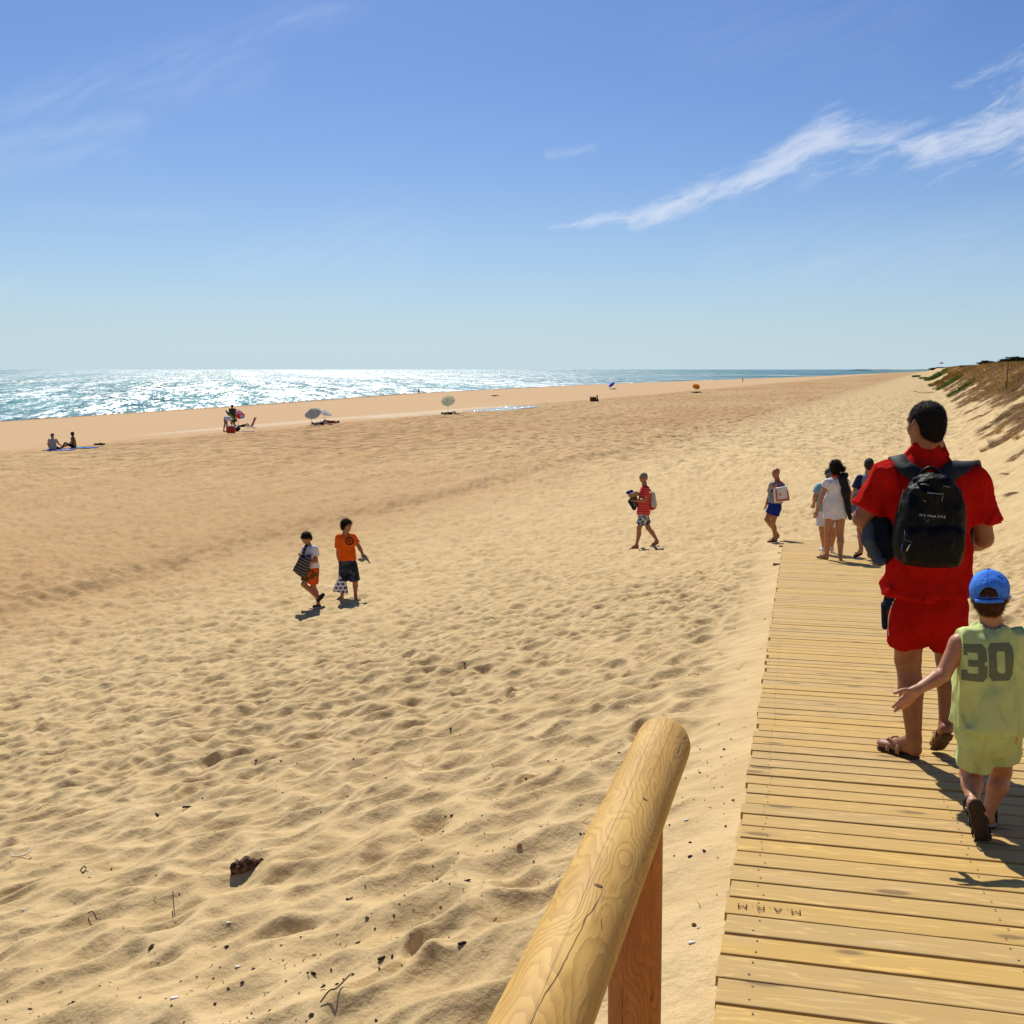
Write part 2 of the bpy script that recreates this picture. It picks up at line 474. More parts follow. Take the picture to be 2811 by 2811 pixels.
# ------------------------------------------------------------------ camera, light, sky
cam = bpy.data.cameras.new('camera'); co = bpy.data.objects.new('camera', cam); COL.objects.link(co)
cam.sensor_width = 36; cam.lens = 36*F/2811.0; cam.shift_x = -(CX-1405.5)/2811.0; cam.clip_end = 60000; cam.clip_start = .05
co.rotation_euler = (math.pi/2-PITCH, 0, 0); scene.camera = co
SUN_AZ, SUN_EL = math.radians(-14.0), math.radians(50)
sl = bpy.data.lights.new('sun', 'SUN'); sl.energy = 5.0; sl.angle = math.radians(.53); sl.color = (1, .955, .87)
so = bpy.data.objects.new('sun', sl); COL.objects.link(so)
sd = Vector((math.sin(SUN_AZ)*math.cos(SUN_EL), math.cos(SUN_AZ)*math.cos(SUN_EL), math.sin(SUN_EL)))
so.rotation_euler = sd.to_track_quat('Z', 'Y').to_euler()
scene.view_settings.view_transform = 'Standard'; scene.view_settings.look = 'None'; scene.view_settings.gamma = 1
scene.view_settings.exposure = EXPO

def build_world():
    t = NT('World', True); scene.world = t.m
    sky = t.n('ShaderNodeTexSky', sky_type='NISHITA', sun_disc=False, sun_elevation=SUN_EL, sun_rotation=SUN_AZ,
              altitude=0, air_density=1.0, dust_density=.6, ozone_density=2.2)
    g = t.n('ShaderNodeTexCoord').outputs['Generated']
    X, Y, Z = t.xyz(g)[0], t.xyz(g)[1], t.xyz(g)[2]
    Yp = t.math('MAXIMUM', Y, .02); u = t.math('DIVIDE', X, Yp); w = t.math('DIVIDE', Z, Yp)
    wv = t.n('ShaderNodeCombineXYZ', {0: u, 1: w}).outputs[0]
    warp = t.n('ShaderNodeTexNoise', {'Vector': wv, 'Scale': 5.0, 'Detail': 3}).outputs[1]
    wv2 = t.n('ShaderNodeVectorMath', {0: wv, 1: t.n('ShaderNodeVectorMath', {0: t.n('ShaderNodeVectorMath', {0: warp, 1: (.5, .5, .5)}, operation='SUBTRACT').outputs[0], 1: (.07, .045, 0)}, operation='MULTIPLY').outputs[0]}, operation='ADD').outputs[0]
    u2, w2 = t.xyz(wv2)[0], t.xyz(wv2)[1]
    # cirrus streaks, each a soft tapering segment of sky direction
    segs = [(1500, 620, 1725, 596, .008, .015, .75), (1740, 602, 1900, 550, .020, .030, .85), (1880, 545, 2080, 492, .022, .026, .95), (2060, 500, 2270, 402, .026, .048, .95),
            (2220, 415, 2560, 392, .036, .056, .80), (2380, 435, 2850, 345, .020, .064, .72), (2600, 375, 2870, 275, .030, .072, .8), (2640, 222, 2870, 160, .02, .045, .35), (2520, 462, 2830, 430, .012, .016, .45)]
    faint = [(-40, 310, 640, 190, .02, .05, .22), (430, 165, 660, 145, .02, .03, .2), (640, 130, 930, -10, .02, .03, .25), (-40, 410, 380, 340, .02, .02, .28), (-40, 465, 330, 410, .02, .02, .24),
             (620, 720, 1100, 650, .02, .05, .2), (60, 565, 560, 590, .01, .012, .14), (-30, 765, 60, 750, .01, .012, .2), (1500, 436, 1630, 418, .006, .006, .35), (2000, 720, 2830, 680, .04, .06, .22), (1900, 90, 2400, 40, .06, .10, .10)]
    def seg(a):
        p = ray(a[0], a[1]); q = ray(a[2], a[3]); ax, az, bx, bz = p[0], p[2], q[0], q[2]
        dx, dz = bx-ax, bz-az; L2 = dx*dx+dz*dz
        pu = t.math('SUBTRACT', u2, ax); pw = t.math('SUBTRACT', w2, az)
        h = t.math('DIVIDE', t.math('ADD', t.math('MULTIPLY', pu, dx), t.math('MULTIPLY', pw, dz)), L2)
        hc = t.math('MINIMUM', t.math('MAXIMUM', h, 0.0), 1.0)
        cx = t.math('SUBTRACT', pu, t.math('MULTIPLY', hc, dx)); cz = t.math('SUBTRACT', pw, t.math('MULTIPLY', hc, dz))
        d = t.math('SQRT', t.math('ADD', t.math('MULTIPLY', cx, cx), t.math('MULTIPLY', cz, cz)))
        wd = t.math('MULTIPLY_ADD', hc, a[5]-a[4], a[4])
        return t.math('MULTIPLY', t.math('SUBTRACT', 1.0, t.math('DIVIDE', d, wd), clamp=True), a[6])
    def allof(L):
        r = None
        for a in L:
            s = seg(a); r = s if r is None else t.math('MAXIMUM', r, s)
        return r
    rot = t.mapping(wv2, (1, 1, 1), rot=(0, 0, math.radians(-22)))
    fib = t.noise(t.mapping(rot, (7, 42, 1)), 1.0, 6, .62, .8)
    fib2 = t.noise(t.mapping(rot, (16, 60, 1)), 1.3, 5, .65, 1.2)
    fb = t.math('ADD', t.math('MULTIPLY', fib, .6), t.math('MULTIPLY', fib2, .4))
    m1 = allof(segs); c1 = t.mr(t.math('ADD', m1, t.math('MULTIPLY', t.math('SUBTRACT', fb, .5), 2.3)), .30, 1.05)
    c1 = t.math('MULTIPLY', c1, t.mr(m1, 0.0, .25))
    m2 = allof(faint); c2 = t.math('MULTIPLY', m2, t.mr(fb, .3, .75))
    cl = t.math('ADD', t.math('MULTIPLY', c1, .62), t.math('MULTIPLY', c2, .75), clamp=True)
    # the sky's own colour, a little deeper than the model's
    hs = t.n('ShaderNodeHueSaturation', {'Hue': .5, 'Saturation': SKY_SAT, 'Value': 1.0, 'Color': sky}).outputs[0]
    tint = t.mix(1.0, hs, SKY_TINT, 'MULTIPLY')
    # pale sea haze low over the horizon
    hz = t.math('POWER', t.math('SUBTRACT', 1.0, t.math('MULTIPLY', t.math('ABSOLUTE', Z), 2.6), clamp=True), 3.4)
    c = t.mix(t.math('MULTIPLY', hz, HAZE_F), tint, HAZE_C)
    c = t.mix(cl, c, (8.2, 8.6, 9.6))
    bg = t.n('ShaderNodeBackground', {'Color': c, 'Strength': .09})
    t.t.links.new(bg.outputs[0], t.n('ShaderNodeOutputWorld').inputs[0])
build_world()

# ------------------------------------------------------------------ beach
def polar(th, rr):
    T, R = np.meshgrid(th, rr, indexing='xy'); return R*np.sin(T), R*np.cos(T)
def grid_faces(nr, nt, wrap):
    i = np.arange(nr-1)[:, None]; j = np.arange(nt if wrap else nt-1)[None]; k = (j+1) % nt
    a = i*nt+j; b = i*nt+k; c = (i+1)*nt+k; d = (i+1)*nt+j
    return np.stack(np.broadcast_arrays(a, d, c, b), -1).reshape(-1, 4)
def build_beach():
    dth = .0011; dr0 = .0125
    core = np.arange(math.radians(-35), math.radians(26), dth)
    rest = np.linspace(core[-1], core[0]+2*math.pi, 150)[1:-1]
    th = np.concatenate([core, rest]); rr = [1.2]
    while rr[-1] < 26000:
        r = rr[-1]; rr.append(r+max(dr0, r*r/4600., 0)*(1 if r < 60 else 1.0) if r < 900 else r*1.22)
    rr = np.array(rr)
    x, y = polar(th, rr); z = ground_h(x.ravel(), y.ravel())
    V = np.stack([x.ravel(), y.ravel(), z], 1)
    Fq = grid_faces(len(rr), len(th), True)
    # close the small hole under the viewer
    V = np.vstack([V, [[0, 0, gz(0., .01)]]])
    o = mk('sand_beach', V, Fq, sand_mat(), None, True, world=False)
    tag(o, kind='structure')
    # inner disc
    n = len(th); c = [tuple(V[j]) for j in range(0, n, 1)]+[tuple(V[-1])]
    k = [[j, len(c)-1, (j+1) % n] for j in range(n)]
    bm = None
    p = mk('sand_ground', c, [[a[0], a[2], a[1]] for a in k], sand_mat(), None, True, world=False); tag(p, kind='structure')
    print('beach verts', len(V))
def sand_mat():
    if 'sand' in _mc: return _mc['sand']
    t = NT('sand'); p = t.pos(); X, Y, Z = t.xyz(p)[0], t.xyz(p)[1], t.xyz(p)[2]
    m = t.math('ADD', t.math('MULTIPLY', X, eC[0]), t.math('MULTIPLY', Y, eC[1]))
    n = t.math('ADD', t.math('MULTIPLY', X, nC[0]), t.math('MULTIPLY', Y, nC[1]))
    mnv = t.n('ShaderNodeCombineXYZ', {0: m, 1: n}).outputs[0]
    big = t.noise(t.mapping(mnv, (.02, .07, 1)), 1.0, 4, .55); mid = t.noise(p, 1.6, 5, .6); fine = t.noise(p, 160, 3, .7)
    c = t.mix(t.mr(mid, .3, .7), SAND_A, SAND_B)
    c = t.mix(t.math('MULTIPLY', t.mr(fine, .35, .75), .35), c, tuple(a*.55 for a in SAND_B))
    # shade of the tilted berm and its dip, painted in as browner sand
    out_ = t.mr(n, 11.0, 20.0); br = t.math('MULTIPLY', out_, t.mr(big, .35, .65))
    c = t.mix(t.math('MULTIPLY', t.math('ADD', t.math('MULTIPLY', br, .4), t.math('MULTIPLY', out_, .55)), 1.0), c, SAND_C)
    smooth_zone = t.mr(t.math('ADD', n, t.math('MULTIPLY', t.math('SUBTRACT', big, .5), 8.0)), 45.5, 49.0)
    c = t.mix(t.math('MULTIPLY', smooth_zone, .85), c, SAND_D)
    # pale pans
    for (mc, nc, a, b) in ((100, 48, 20., 3.0), (76, 50.5, 22., 1.8)):
        q = t.math('ADD', t.math('POWER', t.math('DIVIDE', t.math('SUBTRACT', m, mc), a), 2.0), t.math('POWER', t.math('ABSOLUTE', t.math('DIVIDE', t.math('SUBTRACT', n, nc), b)), 2.0))
        c = t.mix(t.math('MULTIPLY', t.mr(q, 1.0, .6), .5), c, (.60, .50, .35))
    # wet strip at the water's edge
    wet = t.mr(Z, SEA+.30, SEA+.02); c = t.mix(wet, c, tuple(a*.5 for a in SAND_D))
    # litter specks
    vo = t.n('ShaderNodeTexVoronoi', {'Vector': p, 'Scale': 6.5}, feature='F1'); sp = t.mr(vo.outputs['Distance'], .085, .05)
    pick = t.mr(t.noise(p, 1.1, 3, .6), .46, .66)
    c = t.mix(t.math('MULTIPLY', t.math('MULTIPLY', sp, pick), .8), c, (.045, .026, .014))
    # trampled relief carried on into the distance
    far = t.mr(t.n('ShaderNodeVectorMath', {0: p}, operation='LENGTH').outputs['Value'], 28.0, 75.0)
    rough_zone = t.math('SUBTRACT', 1.0, t.math('MULTIPLY', smooth_zone, .93))
    v1 = t.n('ShaderNodeTexVoronoi', {'Vector': t.mapping(mnv, (1.0, 1.5, 1)), 'Scale': 1.5, 'Randomness': 1.0}, feature='SMOOTH_F1')
    h1 = t.math('MULTIPLY', v1.outputs['Distance'], .11)
    h2 = t.math('MULTIPLY', t.noise(mnv, 1.1, 5, .62), .26)
    tr = t.noise(t.mapping(mnv, (.05, .9, 1)), 1.0, 4, .6, .4)
    h = t.math('MULTIPLY', t.math('ADD', t.math('ADD', h1, h2), t.math('MULTIPLY', tr, .14)), t.math('MULTIPLY', far, rough_zone))
    cn = t.n('ShaderNodeTexNoise', {'Vector': t.mapping(mnv, (.8, 2.1, 1)), 'Scale': 1.0, 'Detail': 3, 'Roughness': .7}).outputs[1]
    cn = t.n('ShaderNodeVectorMath', {0: cn, 1: (.5, .5, .5)}, operation='SUBTRACT').outputs[0]
    kf = t.math('MULTIPLY', t.math('MULTIPLY', far, rough_zone), 3.4)
    cs = t.n('ShaderNodeCombineXYZ', {0: kf, 1: kf, 2: 0.0}).outputs[0]; cn = t.n('ShaderNodeVectorMath', {0: cn, 1: cs}, operation='MULTIPLY').outputs[0]
    nb = t.n('ShaderNodeVectorMath', {0: t.n('ShaderNodeVectorMath', {0: t.n('ShaderNodeNewGeometry').outputs['Normal'], 1: cn}, operation='ADD').outputs[0]}, operation='NORMALIZE').outputs[0]
    b1 = t.bump(h, 1.4, 1.0, nb)
    # painted shade: dark broken band where the near slope meets the berm
    bank_shade = t.math('MULTIPLY', t.mr(t.math('ABSOLUTE', t.math('SUBTRACT', n, t.math('MULTIPLY_ADD', t.noise(t.mapping(mnv, (.25, .25, 1)), 1.0, 3), 2.4, 16.4))), 1.1, .1), t.mr(t.noise(t.mapping(mnv, (.9, 2.4, 1)), 1.0, 5, .75), .42, .62))
    c = t.mix(t.math('MULTIPLY', bank_shade, t.mr(m, 75., 8., .12, .45)), c, (.16, .085, .032))
    s2 = t.math('ADD', t.math('MULTIPLY', t.noise(p, 26, 4, .6), .008), t.math('MULTIPLY', t.noise(p, 9, 4, .55), .020))
    nearf = t.mr(t.n('ShaderNodeVectorMath', {0: p}, operation='LENGTH').outputs['Value'], 70.0, 25.0)
    b2 = t.bump(t.math('MULTIPLY', s2, nearf), 1.0, 1.0, b1)
    b3 = t.bump(t.math('MULTIPLY', t.noise(p, 330, 2, .7), .0016), 1.0, .8, b2)
    dark = t.mr(tr, .40, .25); c = t.mix(t.math('MULTIPLY', t.math('MULTIPLY', dark, .35), t.math('MULTIPLY', far, rough_zone)), c, tuple(a*.6 for a in SAND_C))
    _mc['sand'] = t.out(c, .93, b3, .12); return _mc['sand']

def build_sea():
    core = np.arange(math.radians(-42), math.radians(26), .0016); rest = np.linspace(core[-1], core[0]+2*math.pi, 60)[1:-1]
    th = np.concatenate([core, rest]); rr = [40.]
    while rr[-1] < 45000: rr.append(rr[-1]+max(1.0, rr[-1]**2/9000.) if rr[-1] < 3000 else rr[-1]*1.15)
    rr = np.array(rr); x, y = polar(th, rr); m, n = mn(x, y)
    f = 1-sstep(400, 1500, np.hypot(x, y)); z = SEA+f*.3*(.10*fbm2(m*.05, n*.16, 200, 3)+.07*fbm2(m*.2, n*.35, 210, 2))
    t = NT('sea_water'); p = t.pos(); X, Y = t.xyz(p)[0], t.xyz(p)[1]
    D = t.n('ShaderNodeVectorMath', {0: p}, operation='LENGTH').outputs['Value']
    q = t.mapping(p, (1, 1, 1), rot=(0, 0, math.radians(-19)))
    def sl_(sc, k, rot):
        cc = t.n('ShaderNodeTexNoise', {'Vector': t.mapping(q, (sc*1.6, sc*.28, 1), rot=(0, 0, rot)), 'Scale': 1.0, 'Detail': 2, 'Roughness': .55, 'Distortion': .4}).outputs[1]
        d = t.n('ShaderNodeVectorMath', {0: cc, 1: (.5, .5, .5)}, operation='SUBTRACT').outputs[0]
        return t.n('ShaderNodeVectorMath', {0: d, 1: (k, k, 0)}, operation='MULTIPLY').outputs[0]
    acc = sl_(.55, SEA_A, .1)
    for sc, k, ro in ((.16, SEA_A, -.2), (.045, SEA_B, .25), (.013, SEA_C, -.1), (.0035, SEA_C, .15)):
        acc = t.n('ShaderNodeVectorMath', {0: acc, 1: sl_(sc, k, ro)}, operation='ADD').outputs[0]
    b = t.n('ShaderNodeVectorMath', {0: t.n('ShaderNodeVectorMath', {0: acc, 1: (0, 0, 1)}, operation='ADD').outputs[0]}, operation='NORMALIZE').outputs[0]
    big = t.noise(t.mapping(q, (.003, .012, 1)), 1.0, 4, .6)
    base = t.mix(t.mr(big, .35, .65), (.010, .120, .095), (.018, .165, .130))
    wat = t.n('ShaderNodeBsdfPrincipled', {'Base Color': base, 'Roughness': SEA_R, 'Normal': b, 'IOR': 1.33, 'Specular IOR Level': .3})
    def msk(seed, sx, sy):
        f = None
        for i in range(6):
            kx, ky = 1.8**-i, 1.95**-i; v = t.noise(t.mapping(q, (sx*kx, sy*ky, 1), loc=(seed+i*3.7, i*1.3, 0)), 1.0, 0)
            v = t.math('MULTIPLY', t.math('SUBTRACT', v, .5), .86**i*1.25); f = v if f is None else t.math('ADD', f, v)
        return f
    m1 = t.mr(msk(0, 4.2, .62), SEA_T0, SEA_T1); br = t.mr(msk(40, .12, .004), -.3, .5)
    gl = t.n('ShaderNodeBsdfGlossy', {'Color': (SEA_G, SEA_G, SEA_G*.97, 1), 'Roughness': SEA_GR}, distribution='BECKMANN')
    mx = t.n('ShaderNodeMixShader', {0: t.math('MULTIPLY', m1, t.math('MULTIPLY_ADD', br, .5, .5))}); t.t.links.new(wat.outputs[0], mx.inputs[1]); t.t.links.new(gl.outputs[0], mx.inputs[2])
    t.t.links.new(mx.outputs[0], t.n('ShaderNodeOutputMaterial').inputs[0]); mt = t.m
    o = mk('sea', np.stack([x.ravel(), y.ravel(), z.ravel()], 1), grid_faces(len(rr), len(th), True), mt, None, True, world=False)
    tag(o, kind='structure')

# ------------------------------------------------------------------ boardwalk
def wood_mat(name, A, B, along=(1, 0, 0), island=True, knots=True, dust=True, sc=1.0):
    t = NT(name); o = t.obj(); rnd = t.n('ShaderNodeNewGeometry').outputs['Random Per Island'] if island else None
    oz = t.n('ShaderNodeCombineXYZ', {0: t.math('MULTIPLY', rnd, 37.0), 1: 0.0, 2: t.math('MULTIPLY', rnd, 91.0)}).outputs[0] if island else None
    v = t.n('ShaderNodeVectorMath', {0: o, 1: oz}, operation='ADD').outputs[0] if island else o
    def al(a, c):  # a along the grain, c across
        s = [c, c, c]; s[along.index(1)] = a; return tuple(k*sc for k in s)
    g1 = t.noise(t.mapping(v, al(1.1, 26)), 1.0, 5, .62, .5)
    ring = t.math('FRACT', t.math('MULTIPLY', t.noise(t.mapping(v, al(.9, 9)), 1.0, 3, .5, .25), 9.0))
    ring = t.mr(t.math('ABSOLUTE', t.math('SUBTRACT', ring, .5)), .5, .36)
    c = t.mix(t.mr(g1, .15, .85), A, B)
    c = t.mix(t.math('MULTIPLY', ring, .42), c, tuple(a*.55 for a in B))
    if island:
        c = t.mix(.8, c, t.n('ShaderNodeHueSaturation', {'Hue': .5, 'Saturation': t.mr(rnd, 0, 1, .95, 1.06, False), 'Value': t.mr(rnd, 0, 1, .92, 1.05, False), 'Color': c}).outputs[0])
    hgt = t.math('ADD', t.math('MULTIPLY', g1, .002), t.math('MULTIPLY', ring, -.0006))
    if knots:
        vo = t.n('ShaderNodeTexVoronoi', {'Vector': t.mapping(v, al(2.2, 6.5)), 'Scale': 1.0, 'Randomness': 1.0}, feature='F1').outputs['Distance']
        wob = t.math('ADD', vo, t.math('MULTIPLY', t.math('SUBTRACT', t.noise(v, 30, 2), .5), .06))
        c = t.mix(t.math('MULTIPLY', t.mr(wob, .16, .09), .75), c, (.10, .065, .03))
        c = t.mix(t.math('MULTIPLY', t.mr(wob, .30, .14), .25), c, tuple(a*.5 for a in B))
    if dust:
        du = t.noise(t.mapping(o, (1.6, 7, 1)), 1.0, 5, .7, .4); c = t.mix(t.math('MULTIPLY', t.mr(du, .56, .74), .45), c, (.48, .37, .22))
        gr = t.noise(t.mapping(o, (.7, 3, 1)), 1.0, 4, .7, .8); c = t.mix(t.math('MULTIPLY', t.mr(gr, .58, .78), .14), c, (.36, .33, .26))
    m = t.out(c, .72, t.bump(hgt, 1.0, .8), .25); _mc[name] = m; return m
def build_deck():
    root = empty('boardwalk', (0, 0, DZ0), 'plank boardwalk of yellowish treated pine running down the dune onto the beach', 'boardwalk')
    tilt = math.atan(DSL); R = Matrix.Rotation(-YD, 4, 'Z') @ Matrix.Rotation(-tilt, 4, 'X')
    wd = wood_mat('deck_pine', (.60, .395, .135), (.53, .33, .10))
    dk = wood_mat('beam_pine', (.30, .19, .075), (.2, .12, .05), along=(0, 1, 0), dust=False)
    bm = bmesh.new(); s = -1.6; k = 0; P = .1455; cs = math.cos(tilt)
    R3 = random.Random(3)
    while s < DEND:
        g = .0120+R3.uniform(-.004, .005)
        if R3.random() < .12: g += .006
        w = P-g; x0 = DT0+R3.uniform(-.008, .010)+(.012 if R3.random() < .15 else 0); x1 = DT1+R3.uniform(-.012, .012)
        dz = R3.uniform(-.0018, .0018)
        # rounded-edge board, cross-section in y/z
        y0, y1 = s+g/2, s+g/2+w; c = .005; zt = dz; zb = -.03
        sec = [(y0, zb), (y1, zb), (y1, zt-c), (y1-c*.35, zt-c*.3), (y1-c, zt), (y0+c, zt), (y0+c*.35, zt-c*.3), (y0, zt-c)]
        sag = R3.uniform(-.002, .002); ring = []
        for q in range(7):
            f = q/6; xx = x0+(x1-x0)*f; yo = sag*math.sin(math.pi*f); ring.append([bm.verts.new((xx, a[0]+yo, a[1])) for a in sec])
        for q in range(6):
            for j in range(8):
                bm.faces.new([ring[q][j], ring[q][(j+1) % 8], ring[q+1][(j+1) % 8], ring[q+1][j]])
        bm.faces.new(ring[0][::-1]); bm.faces.new(ring[-1]); s += P; k += 1
    def put(o):
        o.matrix_local = R; return o
    bmesh.ops.recalc_face_normals(bm, faces=bm.faces)
    V = [tuple(v.co) for v in bm.verts]; bm.verts.index_update(); Fc = [[v.index for v in f.verts] for f in bm.faces]; bm.free()
    o = mk('deck_planks', V, Fc, wd, root, False, world=False); put(o)
    for xx in (DT0+.10, (DT0+DT1)/2, DT1-.10):
        b = bmesh.new(); box_bm(b, (xx, (DEND-1.6)/2, -.030-.062), (.07, DEND+1.6-.1, .12))
        bmesh.ops.recalc_face_normals(b, faces=b.faces); b.verts.index_update()
        put(mk('joist', [tuple(v.co) for v in b.verts], [[v.index for v in f.verts] for f in b.faces], dk, root, False, world=False)); b.free()
    for ss in (1.2, 3.9, 6.55, 9.2, 12.1, 15.0, 17.2, 19.6, 21.6, 23.0):
        b = bmesh.new(); L = DT1-DT0-.06+(.26 if ss == 17.2 else .18 if ss > 17 else 0); box_bm(b, ((DT0+DT1)/2-.02, ss, -.030-.055), (L, .10, .10), bev=.006)
        bmesh.ops.recalc_face_normals(b, faces=b.faces); b.verts.index_update()
        put(mk('cross_beam', [tuple(v.co) for v in b.verts], [[v.index for v in f.verts] for f in b.faces], dk, root, False, world=False)); b.free()
    # screws
    nb = bmesh.new(); s = -1.6
    while s < 9:
        for xx in (DT0+.10, (DT0+DT1)/2, DT1-.10):
            for dy in (.035, .11):
                r = bmesh.ops.create_circle(nb, cap_ends=True, radius=.004, segments=6, matrix=Matrix.Translation((xx+R3.uniform(-.012, .012), s+dy, .0024)))
        s += P
    nb.verts.index_update()
    so_ = mk('screw', [tuple(v.co) for v in nb.verts], [[v.index for v in f.verts] for f in nb.faces], simple('steel_dull', (.09, .08, .07), .5, Metallic=.6), root, False, world=False); put(so_); so_['kind'] = 'stuff'; nb.free()
    # scratched initials, upside down for someone walking to the sea
    Mst = [[(0, 0), (.0, 1), (.45, .35), (.9, 1), (.9, 0)]]; Rst = [[(0, 0), (0, 1), (.62, .95), (.72, .68), (.5, .48), (0, .45)], [(.4, .46), (.85, 0)]]
    Ast = [[(0, 0), (.42, 1), (.5, 1), (.9, 0)], [(.2, .4), (.72, .4)]]; dot = [[(0, .12), (.14, .12)]]
    inv = (Matrix.Translation((0, 0, DZ0)) @ R).inverted()
    def dloc(px, py):
        k = ray(px, py); sl_ = k[0]*eD[0]+eD[1]; y = DZ0/(k[2]+DSL*sl_); return inv @ Vector(k*y)
    a = dloc(2196, 2512); b = dloc(2021, 2481)
    u = (b-a); L = u.length; u = Vector((-1, 0, 0)); hh = .036; xs = 0; cells = []
    for g, w_ in ((Mst, 1.), (dot, .45), (Ast, 1.), (dot, .45), (Rst, .95), (dot, .45), (Mst, 1.)):
        for st in g:
            cells += strokes_to_cells([[(xs+p[0]*.032, p[1]*hh) for p in st]], .0034)
        xs += w_*.032+.009
    sc = L/xs; cy = (a.y+b.y)/2
    V = []; Fc = []
    for q in cells:
        ids = []
        for (p, r) in q: ids.append(len(V)); V.append((a.x-p*sc, cy+hh*.5-r, .0030))
        Fc.append(ids)
    wo = mk('lettering', V, Fc, simple('burnt_ink', (.05, .022, .014), .9), root, False, world=False); put(wo)
    # pale square rubbed on the next plank
    a = dloc(2084, 2545)
    return root
def build_rail():
    root = empty('handrail', (.17, 2.15, gz(.14, 2.3)), 'thick round pine handrail beside the boardwalk in the foreground', 'handrail')
    def log(name, p0, p1, rad, dome, seed, mat, nseg=64):
        p0 = np.array(p0); p1 = np.array(p1); t_ = _n(p1-p0); a = _n(np.cross(t_, [0, 0, 1] if abs(t_[2]) < .9 else [0, 1, 0])); b = np.cross(a, t_)
        L = np.linalg.norm(p1-p0); st = [i/60*(L-dome) for i in range(61)]+[L-dome+dome*math.sin(math.radians(q)) for q in (10, 20, 30, 40, 50, 60, 68, 75, 81, 86, 89)]
        V = []; Fc = []
        for s in st:
            e = 1.0 if s <= L-dome else max(math.sqrt(max(1-((s-(L-dome))/dome)**2, 0)), .02)
            e = e**.8 if s > L-dome else 1
            for j in range(nseg):
                th = 2*math.pi*j/nseg
                w = 1+.022*fbm2(np.array([math.cos(th)*1.2+s*1.5]), np.array([math.sin(th)*1.2+s*.7+seed]), seed, 3)[0]
                r = rad*e*w; V.append(p0+t_*s+a*r*math.cos(th)+b*r*math.sin(th))
        n = nseg
        for i in range(len(st)-1):
            for j in range(n):
                k = (j+1) % n; Fc.append([i*n+j, (i+1)*n+j, (i+1)*n+k, i*n+k])
        Fc.append(list(range(n))); Fc.append([(len(st)-1)*n+j for j in range(n)][::-1])
        o = mk(name, V, Fc, mat, root, True, world=True)
        # own frame so that the grain runs along the log
        M = Matrix((a, b, t_)).transposed().to_4x4(); M.translation = Vector(p0)-Vector(root.location)
        iv = M.inverted()
        for v in o.data.vertices: v.co = iv @ v.co
        o.matrix_local = M; return o
    mt = rail_mat('rail_pine', (.60, .365, .095), (.50, .285, .068), .24); m2 = rail_mat('post_pine', (.50, .19, .045), (.38, .125, .03), .15)
    d = np.array([.2305+.0443, 2.404-1.26, -.012]); tip = np.array([.2335, 2.44, -.902])
    u = _n(d); lg = log('rail_log', tip-u*3.2, tip, .067, .07, 3, mt)
    Mw = Matrix.Translation(root.location) @ lg.matrix_basis
    bv = BVHTree.FromPolygons([tuple(Mw @ v.co) for v in lg.data.vertices], [tuple(p.vertices) for p in lg.data.polygons])
    kt = NT('knot_wood'); o = kt.obj(); kt = kt.out(kt.mix(kt.mr(kt.noise(o, 260, 4, .7), .35, .65), (.10, .045, .018), (.24, .125, .05)), .6, kt.bump(kt.noise(o, 300, 3), .002), .2)
    for px, py, ra, rb_ in ((1642, 2431, .0085, .0062), (1770, 2194, .0065, .0042), (1660, 2188, .004, .007)):
        k = ray(px, py); hit = bv.ray_cast(Vector((0, 0, 0)), Vector(k).normalized())
        if not hit[0]: continue
        c = np.array(hit[0]); n_ = _n(hit[1]); n_ = n_ if np.dot(n_, k) < 0 else -n_; a = _n(np.cross(n_, u)); b = np.cross(n_, a)
        V = [c+n_*.0012]; V += [c+n_*.0009+a*ra*.7*math.cos(t)+b*rb_*.7*math.sin(t) for t in np.linspace(0, 2*math.pi, 19)[:-1]]; V += [c-n_*.0006+a*ra*(1+.12*math.sin(3*t+px))*math.cos(t)+b*rb_*math.sin(t) for t in np.linspace(0, 2*math.pi, 19)[:-1]]
        Fc = [[0, 1+i, 1+(i+1) % 18] for i in range(18)]+[[1+i, 19+i, 19+(i+1) % 18, 1+(i+1) % 18] for i in range(18)]
        mk('knot', V, Fc, kt, root, True)
    pc = np.array([.1425, 2.17, -.96]); g = gz(pc[0], pc[1])
    log('post', (pc[0], pc[1], g-.3), (pc[0], pc[1], -.985), .0605, .012, 9, m2)
    V, Fc = tube([(pc[0], pc[1], -1.005), (pc[0], pc[1], -.975)], [.0612, .0612], 32); mk('post_cap', V, Fc, simple('dark_stain', (.018, .012, .008), .8), root, True)
